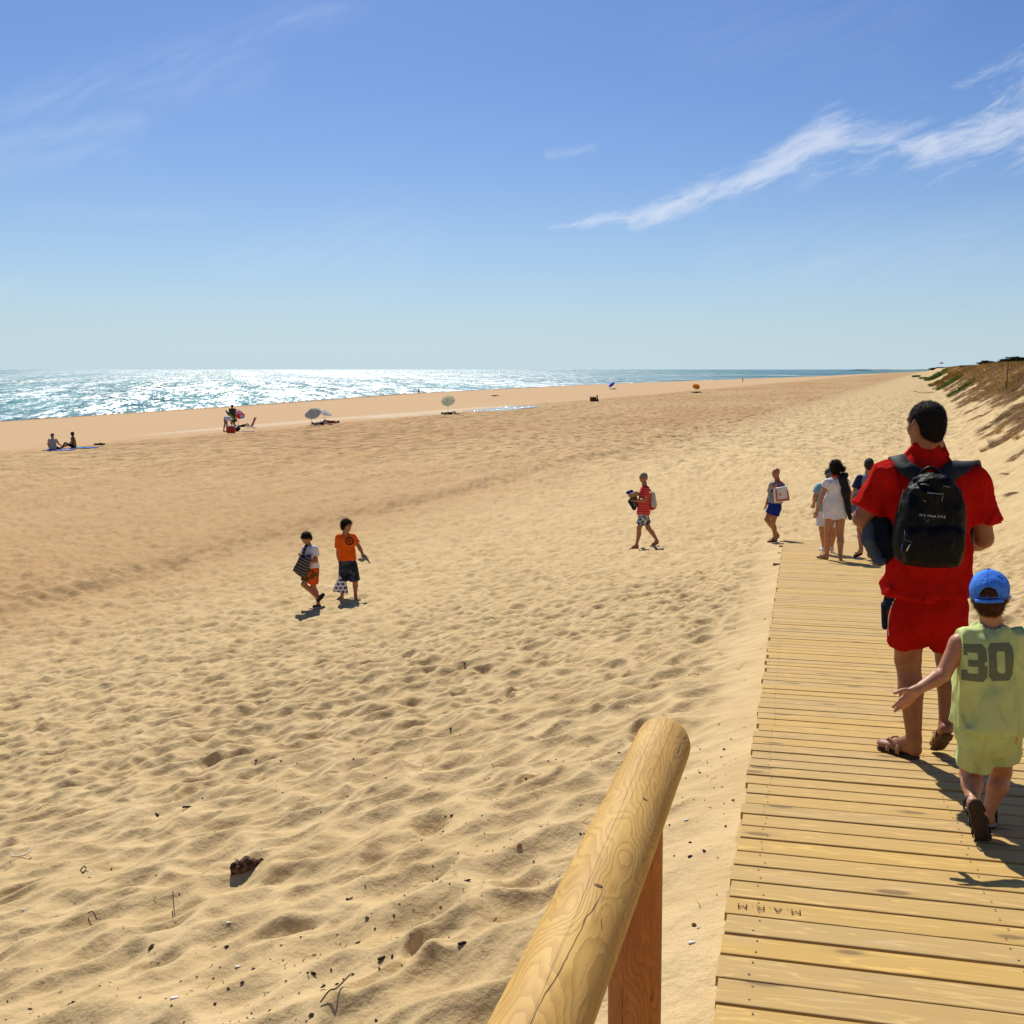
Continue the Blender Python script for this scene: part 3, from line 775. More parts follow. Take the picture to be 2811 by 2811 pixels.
def rail_mat(name, A, B, amp):
    t = NT(name); o = t.obj(); X, Y, Z = t.xyz(o)[0], t.xyz(o)[1], t.xyz(o)[2]
    # growth rings of a trunk cut slightly off its axis: distance from a wandering pith
    wv = t.n('ShaderNodeTexNoise', {'Vector': t.mapping(o, (4, 4, 1.5)), 'Scale': 1.0, 'Detail': 3}).outputs[1]
    wx, wy = t.xyz(wv)[0], t.xyz(wv)[1]
    px_ = t.math('ADD', X, t.math('MULTIPLY', t.math('SUBTRACT', wx, .5), .10)); py_ = t.math('ADD', Y, t.math('MULTIPLY', t.math('SUBTRACT', wy, .5), .10))
    rad = t.math('SQRT', t.math('ADD', t.math('MULTIPLY', px_, px_), t.math('MULTIPLY', py_, py_)))
    rad = t.math('ADD', rad, t.math('ADD', t.math('MULTIPLY', t.noise(t.mapping(o, (26, 26, 6)), 1.0, 2), .006), t.math('MULTIPLY', t.noise(t.mapping(o, (90, 90, 30)), 1.0, 2), .0016)))
    fr = t.math('FRACT', t.math('MULTIPLY', rad, 400.0)); ring = t.mr(fr, .25, .95); ring = t.math('MULTIPLY', ring, t.mr(fr, 1.0, .95))
    c = t.mix(t.mr(t.noise(t.mapping(o, (14, 14, 4)), 1.0, 4, .6), .35, .65), A, B)
    c = t.mix(t.math('MULTIPLY', ring, .38), c, (A[0]*.50, A[1]*.40, A[2]*.32))
    bl = t.noise(t.mapping(o, (9, 9, 3)), 1.0, 5, .7, 1.0); c = t.mix(t.math('MULTIPLY', t.mr(bl, .55, .80), .16), c, (A[0]*.62, A[1]*.52, A[2]*.45))
    # drying cracks
    th = t.math('ARCTAN2', Y, X)
    cv = t.n('ShaderNodeCombineXYZ', {0: t.math('MULTIPLY', th, 2.1), 1: 0.0, 2: t.math('MULTIPLY', Z, .35)}).outputs[0]
    cr = t.n('ShaderNodeTexVoronoi', {'Vector': t.n('ShaderNodeVectorMath', {0: cv, 1: t.n('ShaderNodeVectorMath', {0: t.n('ShaderNodeTexNoise', {'Vector': t.mapping(o, (20, 20, 8)), 'Scale': 1.0, 'Detail': 3}).outputs[1], 1: (.09, 0, .2)}, operation='MULTIPLY').outputs[0]}, operation='ADD').outputs[0], 'Scale': 1.0}, feature='DISTANCE_TO_EDGE').outputs['Distance']
    brk = t.mr(t.noise(t.mapping(cv, (.8, 1, 1.6)), 1.6, 2), .42, .52)
    ck = t.math('MULTIPLY', t.mr(cr, .006, .002), brk)
    c = t.mix(t.math('MULTIPLY', ck, .7), c, (.03, .015, .006))
    # knots
    kv = t.n('ShaderNodeCombineXYZ', {0: t.math('MULTIPLY', th, .95), 1: 0.0, 2: t.math('MULTIPLY', Z, 4.2)}).outputs[0]
    kn = t.n('ShaderNodeTexVoronoi', {'Vector': kv, 'Scale': 1.0}, feature='F1').outputs['Distance']
    c = t.mix(t.math('MULTIPLY', t.mr(kn, .085, .05), .85), c, (.12, .055, .02)); c = t.mix(t.math('MULTIPLY', t.mr(kn, .17, .08), .35), c, (A[0]*.55, A[1]*.42, A[2]*.3))
    h = t.math('ADD', t.math('MULTIPLY', ring, .0004), t.math('MULTIPLY', ck, -.004))
    h = t.math('ADD', h, t.math('MULTIPLY', t.noise(t.mapping(o, (60, 60, 9)), 1.0, 4, .6), .0010))
    return t.out(c, .60, t.bump(h, 1.0, .9), .3)

# ------------------------------------------------------------------ people
def frame(face):
    f = _n(face); u = np.array([0, 0, 1.]) - f*f[2]; u = _n(u); r = np.cross(f, u); return r, f, u   # right, forward, up
def head_prims(C, face, s=1.0, roll=0.0, ears=True):
    r, f, u = frame(face)
    if roll: r, u = r*math.cos(roll)+u*math.sin(roll), u*math.cos(roll)-r*math.sin(roll)
    R = np.array([r, f, u]); L = lambda a, b, c: C+s*(r*a+f*b+u*c)
    P = [ell(L(0, -.012, .028), R, np.array([.076, .095, .088])*s), ell(L(0, .022, -.042), R, np.array([.058, .068, .066])*s, .03*s),
         cap(L(0, .055, -.085), L(0, .03, -.075), .022*s, .03*s, k=.03*s), cap(L(0, .084, .016), L(0, .106, -.018), .008*s, .013*s, k=.012*s),
         cap(L(-.018, .086, -.05), L(.018, .086, -.05), .007*s, k=.008*s), cap(L(-.045, .076, .030), L(.045, .076, .030), .011*s, k=.02*s),
         cap(L(-.04, .05, -.02), L(.04, .05, -.02), .026*s, k=.03*s)]
    if ears:
        for q in (-1, 1): P += [ell(L(q*.080, -.004, -.002), np.array([r*math.cos(.35)-f*q*math.sin(.35), f*math.cos(.35)+r*q*math.sin(.35), u]), np.array([.010, .020, .033])*s, .006*s)]
    return P, R, L
def hair_obj(parent, C, face, s, mat, h, line=(-.012, .62), extra=0.0, noise=.004, roll=0.0, prims=None, inflate=.010):
    _, R, L = head_prims(C, face, s, roll); r, f, u = R
    P = [ell(L(0, -.014, .030), R, (np.array([.078, .097, .090])+inflate)*s), ell(L(0, -.045, -.025), R, (np.array([.064, .056, .075])+inflate*.6)*s, .03*s)]
    if prims: P += prims
    def post(G, D):
        q = (G-C)/s; a = q@f; b = q@u; c = np.abs(q@r)
        cut = (line[0]+line[1]*a - b + .018*np.where(c > .06, (a > -.02), 0))*s*.8
        n_ = n3(G*170/s, 3)*.5+n3(G*75/s, 5)
        return np.maximum(D+noise*n_*s, cut + .005*n3(G*90/s, 8))
    return sobj('hair', P, h, mat, parent, .02, post)
def foot_prims(an, heel, toe, up, s=1.0, w=1.0):
    up = _n(up)
    return [cap(an, np.array(heel)+up*.030*s, .036*s, .034*s), cap(np.array(heel)+up*.026*s, np.array(toe)+up*.016*s, .030*s*w, .030*s*w, up, .75),
            cap(np.array(heel)*.45+np.array(toe)*.55+up*.028*s, np.array(toe)+up*.018*s, .036*s*w, .038*s*w, up, .48),
            cap(an, np.array(heel)*.4+np.array(toe)*.6+up*.034*s, .033*s, .026*s)]
def sole_prims(heel, toe, up, s=1.0, t=.22, r=(.034, .043)):
    up = _n(up); heel = np.asarray(heel, float); toe = np.asarray(toe, float); d = _n(toe-heel)
    return [cap(heel+d*.005*s, toe, r[0]*s, r[1]*s, up, t, k=.004)]
def hand_prims(wr, d, nrm, s=1.0, curl=.5, side=1):
    """wrist, pointing direction, palm normal; side=+1 thumb on cross(nrm,d)"""
    d = _n(d); nrm = _n(np.asarray(nrm, float)-d*np.dot(nrm, d)); t = np.cross(nrm, d)*side
    pal = wr+d*.05*s; P = [cap(wr, wr+d*.03*s, .024*s, .03*s, nrm, .7), cap(wr+d*.035*s, wr+d*.075*s, .036*s, .040*s, nrm, .42)]
    for i, (o, l) in enumerate(((.030, .070), (.010, .080), (-.011, .074), (-.031, .058))):
        a = wr+d*.082*s+t*o*s; c = curl*(1+.12*i)
        d1 = _n(d*math.cos(c)+nrm*math.sin(c)+t*o*2.5); d2 = _n(d*math.cos(c*2.1)+nrm*math.sin(c*2.1)); d3 = _n(d*math.cos(c*2.9)+nrm*math.sin(c*2.9))
        b = a+d1*l*.45*s; e = b+d2*l*.33*s; g = e+d3*l*.28*s
        P += [cap(a, b, .0095*s, .0088*s, k=.006), cap(b, e, .0088*s, .008*s, k=.004), cap(e, g, .008*s, .0068*s, k=.004)]
    a = wr+d*.03*s+t*.024*s; b = a+_n(d*.7+t*.7+nrm*.35)*.035*s; e = b+_n(d*.9+t*.2+nrm*.45)*.03*s
    P += [cap(a, b, .014*s, .011*s, k=.01), cap(b, e, .0105*s, .008*s, k=.004)]
    return P
class Fig:
    """J: dict of joints in world metres; face/fwd directions; s overall size"""
    def __init__(s, root, J, face, fwd, sc=1.0, h=.012, **kw):
        s.root = root; s.J = {k: np.asarray(v, float) for k, v in J.items()}; s.face = _n(face); s.fwd = _n([fwd[0], fwd[1], 0]); s.sc = sc; s.h = h; s.kw = kw
        s.side = np.array([s.fwd[1], -s.fwd[0], 0])
    def torso(s, off=0.0, loose=0.0):
        J, c, kw = s.J, s.sc, s.kw; ch, pe = J['chest'], J['pelvis']; w = kw.get('w', 1.0); dpt = kw.get('dep', .62)
        wa = ch*.42+pe*.58
        P = [cap(ch, wa, (.165*w+off)*c, (.150*w+off+loose)*c, s.fwd, dpt), cap(wa, pe, (.150*w+off+loose)*c, (.165*w+off+loose)*c, s.fwd, dpt*1.05)]
        mid = (J['shL']+J['shR'])/2
        for q in ('L', 'R'): P.append(cap(ch*.55+mid*.45, J['sh'+q]*.96+mid*.04, (.085+off)*c, (.058+off)*c, s.fwd, .85, k=.05*c))
        P.append(cap(J['neck']+np.array([0, 0, .0]), mid, (.052*kw.get('nw', 1)+off*.7)*c, (.105+off)*c, s.fwd, .72, k=.05*c))
        return P
    def body(s, mat, hands=('def', 'def'), shoes=False, skip_arm=None):
        J, c, h = s.J, s.sc, s.h; kw = s.kw; aw = kw.get('aw', 1.0); lw = kw.get('lw', 1.0)
        P, R, L = head_prims(J['head'], s.face, kw.get('hs', c), kw.get('roll', 0)); s.R, s.L = R, L
        P.append(cap(J['neck'], J['head']-s.face*.015*c-np.array([0, 0, .03*c]), .058*c*kw.get('nw', 1), .053*c*kw.get('nw', 1), k=.02*c))
        P += s.torso()
        for i, q in enumerate('LR'):
            sh, el, wr = J['sh'+q], J['el'+q], J['wr'+q]; m = el*.72+wr*.28
            P += [cap(sh, el, .052*c*aw, .041*c*aw, k=.03*c), cap(el, m, .041*c*aw, .042*c*aw, k=.01), cap(m, wr, .042*c*aw, .027*c*aw, k=.01)]
            hd = hands[i]
            if hd == 'def': P += hand_prims(wr, wr-el, J.get('pn'+q, np.cross(s.side, wr-el)*(1 if q == 'L' else 1)), c, .35, 1 if q == 'L' else -1)
            elif hd is not None: P += hd
            hi, kn, an = J['hip'+q], J['kn'+q], J['an'+q]; ca = kn*.66+an*.34; back = -s.fwd*.018*c
            P += [cap(hi, kn*.93+hi*.07, .088*c*lw, .058*c*lw, k=.04*c), cap(kn, ca+back, .054*c*lw, .056*c*lw, k=.03*c), cap(ca+back, an, .055*c*lw, .033*c*lw, k=.02*c)]
            he, to = J['he'+q], J['to'+q]; up = J.get('up'+q, np.array([0, 0, 1.]))
            P += foot_prims(an, he, to, up, c)
        return sobj('body', P, h, mat, s.root, .014*c)
    def eyes(s, mat):
        for q in (-1, 1): sobj('eye', [ell(s.L(q*.030, .076, .012), s.R, np.array([.013, .010, .008])*s.kw.get('hs', s.sc))], max(s.h*.35, .003), mat, s.root, .001)
    def shirt(s, mat, sleeve=.5, name='shirt', hem=None, off=.012, loose=.02, sw=(.07, .078), fold=.006, collar=0, hemslope=0.0, neckcut=.062, post2=None, h=None):
        J, c = s.J, s.sc; P = s.torso(off, loose)
        low = J['pelvis']-np.array([0, 0, .1*c]); P.append(cap(J['pelvis'], low, (.165*s.kw.get('w', 1)+off+loose)*c, (.170*s.kw.get('w', 1)+off+loose)*c, s.fwd, s.kw.get('dep', .62)*1.05))
        if sleeve:
            for i, q in enumerate('LR'):
                sv = sleeve[i] if isinstance(sleeve, (tuple, list)) else sleeve
                a, b = J['sh'+q], J['el'+q]; e = a+(b-a)*sv; P.append(cap(a, e, sw[0]*c, sw[1]*c, cut=(e-(b-a)*.04, b-a), k=.045*c))
        if collar: P.append(cap(J['neck']-np.array([0, 0, .055*c]), J['neck']+np.array([0, 0, collar*c]), .100*c, .076*c, k=.03*c))
        hz = hem if hem is not None else J['pelvis'][2]-.05*c; px = J['pelvis']
        def post(G, D):
            f = fold*c*(n3(G*np.array([8., 8, 4.])/c+3, 3)+1.5*(np.abs(n3(G*np.array([10., 10, 4.5])/c+G[..., [2, 0, 1]]*5, 17))-.3)+.35*n3(G*np.array([22., 22, 9])/c, 7)); D = D+np.minimum(f, .45*off*c)
            z = G[..., 2]+hemslope*((G-px)@s.side)+.008*c*np.sin((G@np.array([31., 19, 0]))/c)
            D = np.maximum(D, np.where(np.hypot(G[..., 0]-px[0], G[..., 1]-px[1]) < .33*c, hz-z, -1))
            if not collar:
                t = J['neck']+np.array([0, 0, .02*c]); D = np.maximum(D, (G[..., 2]-(t[2]-.035*c)-.0)*.9*(1) if False else D)
                r = np.sqrt(((G-t)**2).sum(-1)); D = np.maximum(D, neckcut*c-r)
            return post2(G, D) if post2 else D
        return sobj(name, P, h or s.h, mat, s.root, .03*c, post)
    def shorts(s, mat, name='shorts', frac=.6, top=None, off=.014, flare=.018, fold=.004, h=None, extra=None, noise_seed=1, kleg=.02):
        J, c = s.J, s.sc; lw = s.kw.get('lw', 1.0); w = s.kw.get('w', 1.0)
        pe = J['pelvis']; P = [cap(pe+np.array([0, 0, .04*c]), pe-np.array([0, 0, .02*c]), (.158*w+off)*c, (.165*w+off)*c, s.fwd, s.kw.get('dep', .62)*1.05)]
        for i, q in enumerate('LR'):
            fr = frac[i] if isinstance(frac, (tuple, list)) else frac
            a, b = J['hip'+q], J['kn'+q]; e = a+(b-a)*fr
            P.append(cap(a, e, (.090*lw+off)*c, ((.090-.030*fr)*lw+off+flare)*c, cut=(e-(b-a)*.03, b-a), k=kleg*c))
        tz = top if top is not None else pe[2]+.10*c
        def post(G, D):
            D = D+fold*c*(n3(G*np.array([11., 11, 6])/c+9, noise_seed)+1.2*(np.abs(n3(G*np.array([13., 13, 5])/c, noise_seed+4))-.3)+.5*n3(G*24/c, 4)); D = np.maximum(D, G[..., 2]-tz)
            return extra(G, D) if extra else D
        return sobj(name, P, h or s.h, mat, s.root, .02*c, post)
    def flipflops(s, mat, strap, which='LR', name='flip_flop'):
        J, c = s.J, s.sc
        for q in which:
            up = _n(J.get('up'+q, np.array([0, 0, 1.]))); he, to = J['he'+q], J['to'+q]; lo = up*-.009*c
            o = sobj(name, sole_prims(he+lo, to+lo, up, c), min(s.h, .008), mat, s.root, .002)
            d = _n(to-he); sd_ = np.cross(up, d); m = he*.5+to*.5; p0 = to-d*.012*c+up*.036*c
            V, Fc = join([tube(spline([m+sd_*k*.040*c+up*.012*c, m*.6+to*.4+sd_*k*.026*c+up*.062*c, p0], 4), .006*c, 6) for k in (-1, 1)])
            mk('strap', V, Fc, strap, o)
SK_T = lambda: skinmat('skin_tan', (.40, .165, .075)); SK_M = lambda: skinmat('skin_mid', (.47, .225, .12)); SK_L = lambda: skinmat('skin_child', (.50, .235, .12))
EYE = lambda: simple('eye_dark', (.03, .02, .015), .3)
def deck_y(px, py):
    k = ray(px, py); return DZ0/(k[2]+DSL*(k[0]*eD[0]+eD[1]))

def strands(o, n, L, wd, seed=1, mat=None, name='hair_strands'):
    R_ = np.random.default_rng(seed); me = o.data; N = len(me.vertices); co_ = np.zeros(N*3); me.vertices.foreach_get('co', co_); co_ = co_.reshape(-1, 3)
    nr = np.array([tuple(v.normal) for v in me.vertices]); i = R_.integers(0, N, n); p = co_[i]+R_.normal(size=(n, 3))*.002; q = nr[i]
    t_ = np.cross(q, R_.normal(size=(n, 3))); t_ /= np.linalg.norm(t_, axis=1)[:, None]+1e-9; d = q*.6+t_*.25+np.array([0, 0, -.45]); d /= np.linalg.norm(d, axis=1)[:, None]
    l = L*R_.uniform(.5, 1.2, n)[:, None]; V = np.stack([p-t_*wd-q*.002, p+t_*wd-q*.002, p+d*l], 1).reshape(-1, 3); V += np.array(root_world(o))
    mk(name, V, np.arange(n*3).reshape(-1, 3), mat or o.data.materials[0], o, False)['kind'] = 'stuff'
def keep_largest(o):
    me = o.data; n = len(me.vertices); par = list(range(n))
    def find(a):
        while par[a] != a: par[a] = par[par[a]]; a = par[a]
        return a
    for e in me.edges: par[find(e.vertices[0])] = find(e.vertices[1])
    roots = [find(i) for i in range(n)]; cnt = {}
    for r in roots: cnt[r] = cnt.get(r, 0)+1
    best = max(cnt, key=cnt.get); bm = bmesh.new(); bm.from_mesh(me); bm.verts.ensure_lookup_table()
    bmesh.ops.delete(bm, geom=[bm.verts[i] for i in range(n) if roots[i] != best], context='VERTS'); bm.to_mesh(me); bm.free(); return o
def man_in_red():
    y0 = 5.02; J_ = lambda px, py, dy=0: W(px, py, y0+dy)
    g = J_(2512, 2085); g[2] = deck_z(g[0], g[1])
    root = empty('person', g, 'broad man from behind in red polo shirt and red shorts, walking down the boardwalk', 'person')
    J = dict(head=J_(2541, 1166, .0), neck=J_(2549, 1243, .02), shL=J_(2434, 1318), shR=J_(2672, 1322), elL=J_(2368, 1422, .02), elR=J_(2700, 1478, .02), wrL=J_(2440, 1462, .24), wrR=J_(2650, 1500, .25),
             chest=J_(2550, 1360), pelvis=J_(2542, 1640), hipL=J_(2497, 1675), hipR=J_(2590, 1675), knL=J_(2492, 1815, .05), knR=J_(2605, 1812, .10),
             anL=J_(2509, 2030, .0), anR=J_(2598, 1990, .03))
    dg = lambda p: np.array([p[0], p[1], deck_z(p[0], p[1])+.022])
    J['heL'] = dg(J_(2511, 2068, 0)); J['toL'] = J['heL']+np.array([-.105, .165, -.015])*1.0
    J['heR'] = J_(2600, 2016, -.02); J['toR'] = J['heR']+np.array([.010, .150, -.120]); J['upR'] = _n([0, .62, .78])
    F_ = Fig(root, J, (-.45, .9, -.06), (.0, 1), 1.0, .0095, w=1.10, dep=.66, aw=1.20, lw=1.10, nw=1.22, hs=.95)
    F_.body(skinmat('skin_man', (.31, .125, .06)))
    ho = hair_obj(root, J['head'], F_.face, .95, hairmat('hair_black', (.014, .010, .008)), .0060, (-.045, .62), inflate=.002, noise=.003); strands(ho, 14000, .009, .0007)
    red = cloth('red_cotton', (.47, .010, .007), fold=1.6); 
    sh = F_.shirt(red, (.86, .74), hem=J_(2540, 1634)[2], off=.018, loose=.022, sw=(.082, .091), fold=.017, collar=.012, hemslope=-.03, h=.0105)
    # folded polo collar
    c0 = J['neck']; R = F_.side; Fw = F_.fwd
    pts = [c0+R*.086*math.cos(a)+Fw*(.080*math.sin(a)+.0)+np.array([0, 0, .012-.022*max(math.sin(a), 0)]) for a in np.linspace(-math.pi*.5-2.5, -math.pi*.5+2.5, 26)]
    V, Fc = ribbon(pts, [_n((p-c0)*np.array([1, 1, 0])+np.array([0, 0, .045])) for p in pts], .050, .007); mk('collar', V, Fc, red, sh)
    red2 = cloth('red_shorts', (.38, .008, .006), fold=1.5)
    so_ = F_.shorts(red2, frac=(.66, .64), off=.018, flare=.012, fold=.006, top=J['pelvis'][2]+.13, h=.0105)
    # dark side panel with pale piping on the left hip
    a = J['hipL']; xb = J_(2440, 1700)[0]
    def panel(lo, hi, infl):
        def ex(G, D):
            curve = xb+.018-.05*np.clip((G[..., 2]-J['knL'][2])/.30, 0, 1)+.05*np.clip((G[..., 2]-a[2]+.02)/.12, 0, 1)
            D = D-infl
            return np.maximum(np.maximum(D, G[..., 0]-(curve+hi)), (curve+lo)-G[..., 0])
        return ex
    sp_ = F_.shorts(cloth('navy_panel', (.012, .018, .03)), 'side_panel', frac=(.66, .64), off=.018, flare=.012, fold=.006, top=J['pelvis'][2]+.13, h=.0095, extra=panel(-.3, 0, .006)); sp_.parent = so_; keep_largest(sp_)
    sbv0 = bvh_of(so_); pts = []
    for px, py in ((2462, 1636), (2452, 1652), (2444, 1675), (2439, 1700), (2438, 1725), (2440, 1744)):
        k = ray(px, py); hit = sbv0.ray_cast(Vector((0, 0, 0)), Vector(k).normalized())
        if hit[0]: pts.append(np.array(hit[0])-_n(k)*.002)
    V, Fc = tube(spline(pts, 5), .0032, 6); mk('piping', V, Fc, cloth('white_piping', (.6, .6, .6)), so_)
    # loose pocket flap
    o = sobj('pocket', [cap(J_(2428, 1660, 0), J_(2428, 1722, 0), .016, .012, (0, 1, 0), 2.2)], .008, cloth('navy_panel', (0, 0, 0)), so_, .002)
    F_.flipflops(simple('brown_sole', (.10, .055, .03), .8, col2=(.05, .03, .02)), simple('brown_strap', (.32, .17, .08), .6), name='sandal')
    for q in 'LR':   # broad leather bands
        he, to = J['he'+q], J['to'+q]; up = _n(J.get('up'+q, np.array([0, 0, 1.]))); d = _n(to-he); sd_ = np.cross(up, d)
        sold = [c for c in root.children if c.name.startswith('sandal')][0 if q == 'L' else 1]
        for fr in (.40, .72):
            m = he*(1-fr)+to*fr; pts = [m+sd_*.042*math.cos(t)+up*(-.004+.066*(1 if fr < .5 else .8)*math.sin(t)) for t in np.linspace(0, math.pi, 13)]
            V, Fc = ribbon(pts, [_n(p-m) for p in pts], .026, .004); mk('strap', V, Fc, simple('brown_strap', (0, 0, 0)), sold)
    # backpack
    bp = empty('backpack', J_(2550, 1560, -.2), 'black backpack with small white lettering on the back of the red-shirted man', 'backpack')
    blk = NT('black_nylon'); o = blk.obj(); f = blk.noise(blk.mapping(o, (1, 1, .6)), 13, 4, .6, 1.0)
    blk = blk.out((.0016, .0016, .002), .50, blk.bump(blk.noise(o, 600, 2), .0008, .5, blk.bump(f, .03, .8)), .14)
    yb = y0-.23; O = W(2550, 1430, yb); m_ = yb/2811.
    out = [(2506, 1315), (2488, 1345), (2470, 1388), (2457, 1445), (2453, 1495), (2462, 1535), (2480, 1550), (2550, 1558), (2633, 1558), (2644, 1535), (2646, 1490), (2645, 1441), (2640, 1370), (2621, 1328), (2590, 1300), (2535, 1296)]
    cv = lambda L: [((p[0]-2550)*m_, -(p[1]-1430)*m_) for p in L]
    Rz = np.array([[1, 0, 0], [0, 1, .06], [0, -.06, 1]])
    pk_out = [(2470, 1452), (2464, 1500), (2474, 1536), (2550, 1546), (2622, 1545), (2634, 1500), (2632, 1450), (2600, 1436), (2500, 1436)]
    P = [extr(O, Rz, cv(out), .075, .05, bulge=.025), extr(O+np.array([0, -.085, 0]), Rz, cv(pk_out), .028, .024, k=.012, bulge=.018)]
    def wr(G, D):
        top = np.clip((G[..., 2]-O[2]+.02)/.2, 0, 1)
        rid = np.abs(n3(G*np.array([11., 9, 15]), 31)); rid2 = np.abs(n3(G*np.array([26., 18, 30])+4, 5))
        return D+(.026*(1-rid*2.2)*-1*top*.9+.010*top*rid2+.006*n3(G*8, 2)+.014*top)
    pack = sobj('pack_body', P, .0095, blk, bp, .012, wr)
    # piping edge, zips, tags
    gy = lambda px, py, d=0.: W(px, py, yb-.105+d)
    grey = simple('zip_grey', (.16, .16, .17), .4)
    bv = bvh_of(pack)
    def on(px, py, off=.003):
        k = ray(px, py); hit = bv.ray_cast(Vector((0, 0, 0)), Vector(k).normalized()); return np.array(hit[0])-_n(k)*off if hit[0] else W(px, py, yb-.1)
    for L, r in (([(2484, 1457), (2483, 1478), (2491, 1484), (2505, 1489)], .0016), ([(2527, 1330), (2538, 1329), (2550, 1332)], .003), ([(2589, 1336), (2596, 1334), (2606, 1338)], .003), ([(2545, 1352), (2560, 1354), (2578, 1356), (2590, 1354)], .004), ([(2590, 1354), (2588, 1362), (2585, 1377)], .0025), ([(2534, 1372), (2539, 1377), (2543, 1374)], .003), ([(2479, 1345), (2470, 1384), (2466, 1410)], .002)):
        V, Fc = tube([on(*p) for p in L], r, 5); mk('piping' if r < .0025 and len(L) == 3 else 'zip', V, Fc, grey, pack)
    V, Fc = join([tube([on(2500, 1494, .006), on(2496, 1497, .012), on(2489, 1513, .012)], .0032, 6)]); mk('zip_pull', V, Fc, simple('steel_bright', (.6, .6, .58), .3, Metallic=.8), pack)
    V, Fc = join([tube([on(2478, 1496, .006), on(2476, 1505, .012), on(2475, 1515, .012)], .003, 6)]); mk('zip_pull', V, Fc, simple('blue_cord', (.02, .05, .25), .6), pack)
    # grab handle and shoulder straps
    V, Fc = tube(spline([W(2528, 1300, yb+.02), W(2545, 1286, yb-.0), W(2562, 1285, yb), W(2580, 1298, yb+.02)], 5), .009, 8); mk('grab_handle', V, Fc, blk, bp)
    sbv = bvh_of(sh)
    def shp(px, py, dy, off=.012):   # push outwards from the shirt
        p = Vector(W(px, py, y0+dy)); loc, nr, ix, ds = sbv.find_nearest(p); return np.array(loc+nr*off), np.array(nr)
    strap = simple('strap_web', (.014, .014, .016), .6, bump=.002, bs=400)
    for L, w_ in (([(2527, 1316, -.20), (2505, 1292, -.17), (2485, 1274, -.10), (2464, 1262, .0), (2456, 1275, .10), (2455, 1320, .16), (2455, 1380, .2)], .078), ([(2592, 1318, -.20), (2618, 1294, -.17), (2640, 1276, -.10), (2660, 1266, .0), (2668, 1278, .10), (2668, 1330, .16), (2668, 1390, .2)], .088)):
        q = [shp(*a) for a in L]; pts = spline([a[0] for a in q], 5); nr = spline([a[1] for a in q], 5)
        V, Fc = ribbon(pts, nr, w_, .014); mk('shoulder_strap', V, Fc, strap, bp)
    V, Fc = ribbon([W(2663, 1436, y0+.0), W(2664, 1480, y0-.01), W(2667, 1520, y0-.015)], [(0, -1, 0)]*3, .024, .006); mk('strap_end', V, Fc, strap, bp)
    # lettering
    cu = bpy.data.curves.new('t', 'FONT'); cu.body = 'FITS YOUR STYLE'; cu.size = 1; cu.space_character = 1.25; to = bpy.data.objects.new('t', cu); COL.objects.link(to); bpy.context.view_layer.update()
    me = to.to_mesh(); xs = [v.co.x for v in me.vertices]; sc = (2599-2530)*m_/(max(xs)-min(xs)); x0 = min(xs); ys = [v.co.y for v in me.vertices]
    cells = [[((me.vertices[i].co.x-x0)*sc-(2550-2530)*m_, (me.vertices[i].co.y)*sc*1.15-(me.vertices[i].co.x-x0)*sc*.07) for i in p.vertices] for p in me.polygons]
    to.to_mesh_clear(); bpy.data.objects.remove(to); bpy.data.curves.remove(cu)
    o_ = W(2550, 1419, yb-.12); wl = simple('print_white', (.75, .75, .75), .7)
    tl = decal('lettering', cells, o_, (1, 0, 0), (0, 0, 1), (0, 1, 0), pack, wl, pack, .003)
    R_ = random.Random(5); st = []; x = 0
    for wlen in (5, 3, 4):
        for i in range(wlen): st.append([(x, R_.uniform(0, .001)), (x+R_.uniform(.0015, .0025), R_.uniform(.001, .0035))]); x += .0038
        x += .004
    st = [[(a-.021+.0, b-.004-(a)*.07) for a, b in s] for s in st]; st += [[(-.010, -.017), (-.002, -.012)], [(-.006, -.019), (.004, -.012)], [(.000, -.019), (.012, -.012)]]
    decal('emblem', strokes_to_cells(st, .0012), o_-np.array([0, 0, .008]), (1, 0, 0), (0, 0, 1), (0, 1, 0), pack, simple('print_grey', (.2, .2, .2), .7), pack, .003)
    # jeans carried under the left arm
    jr = empty('jeans', J_(2410, 1545, .03), 'dark denim jeans bundled under the left arm of the man in red', 'jeans')
    dn = cloth('dark_denim', (.012, .015, .024), fold=1.6)
    def jw(G, D): return D+.007*n3(G*15, 3)+.003*n3(G*38, 5)
    sobj('denim_bundle', [cap(J_(2408, 1445, .02), J_(2446, 1500, .0), .075, .085), cap(J_(2425, 1430, .1), J_(2450, 1470, .16), .07, .07), cap(J_(2412, 1490, -.02), J_(2422, 1532, -.02), .055, .030)], .010, dn, jr, .03, jw)
    leg = sobj('trouser_leg', [cap(J_(2388, 1440, .0), J_(2384, 1482, -.02), .030, .030, (0, 1, 0), 1.5), cap(J_(2384, 1482, -.02), J_(2412, 1538, -.06), .030, .030, (0, 1, 0), 1.5)], .009, cloth('denim_lit', (.06, .075, .10), fold=1.5), jr, .03, jw)  # paler copy of the denim: the sunlit edge painted into its colour
    V, Fc = tube([J_(2403, 1552, -.07), J_(2426, 1531, -.07)], .013, 8); mk('cuff', V, Fc, simple('cuff_orange', (.50, .19, .09), .8), leg)
    return y0

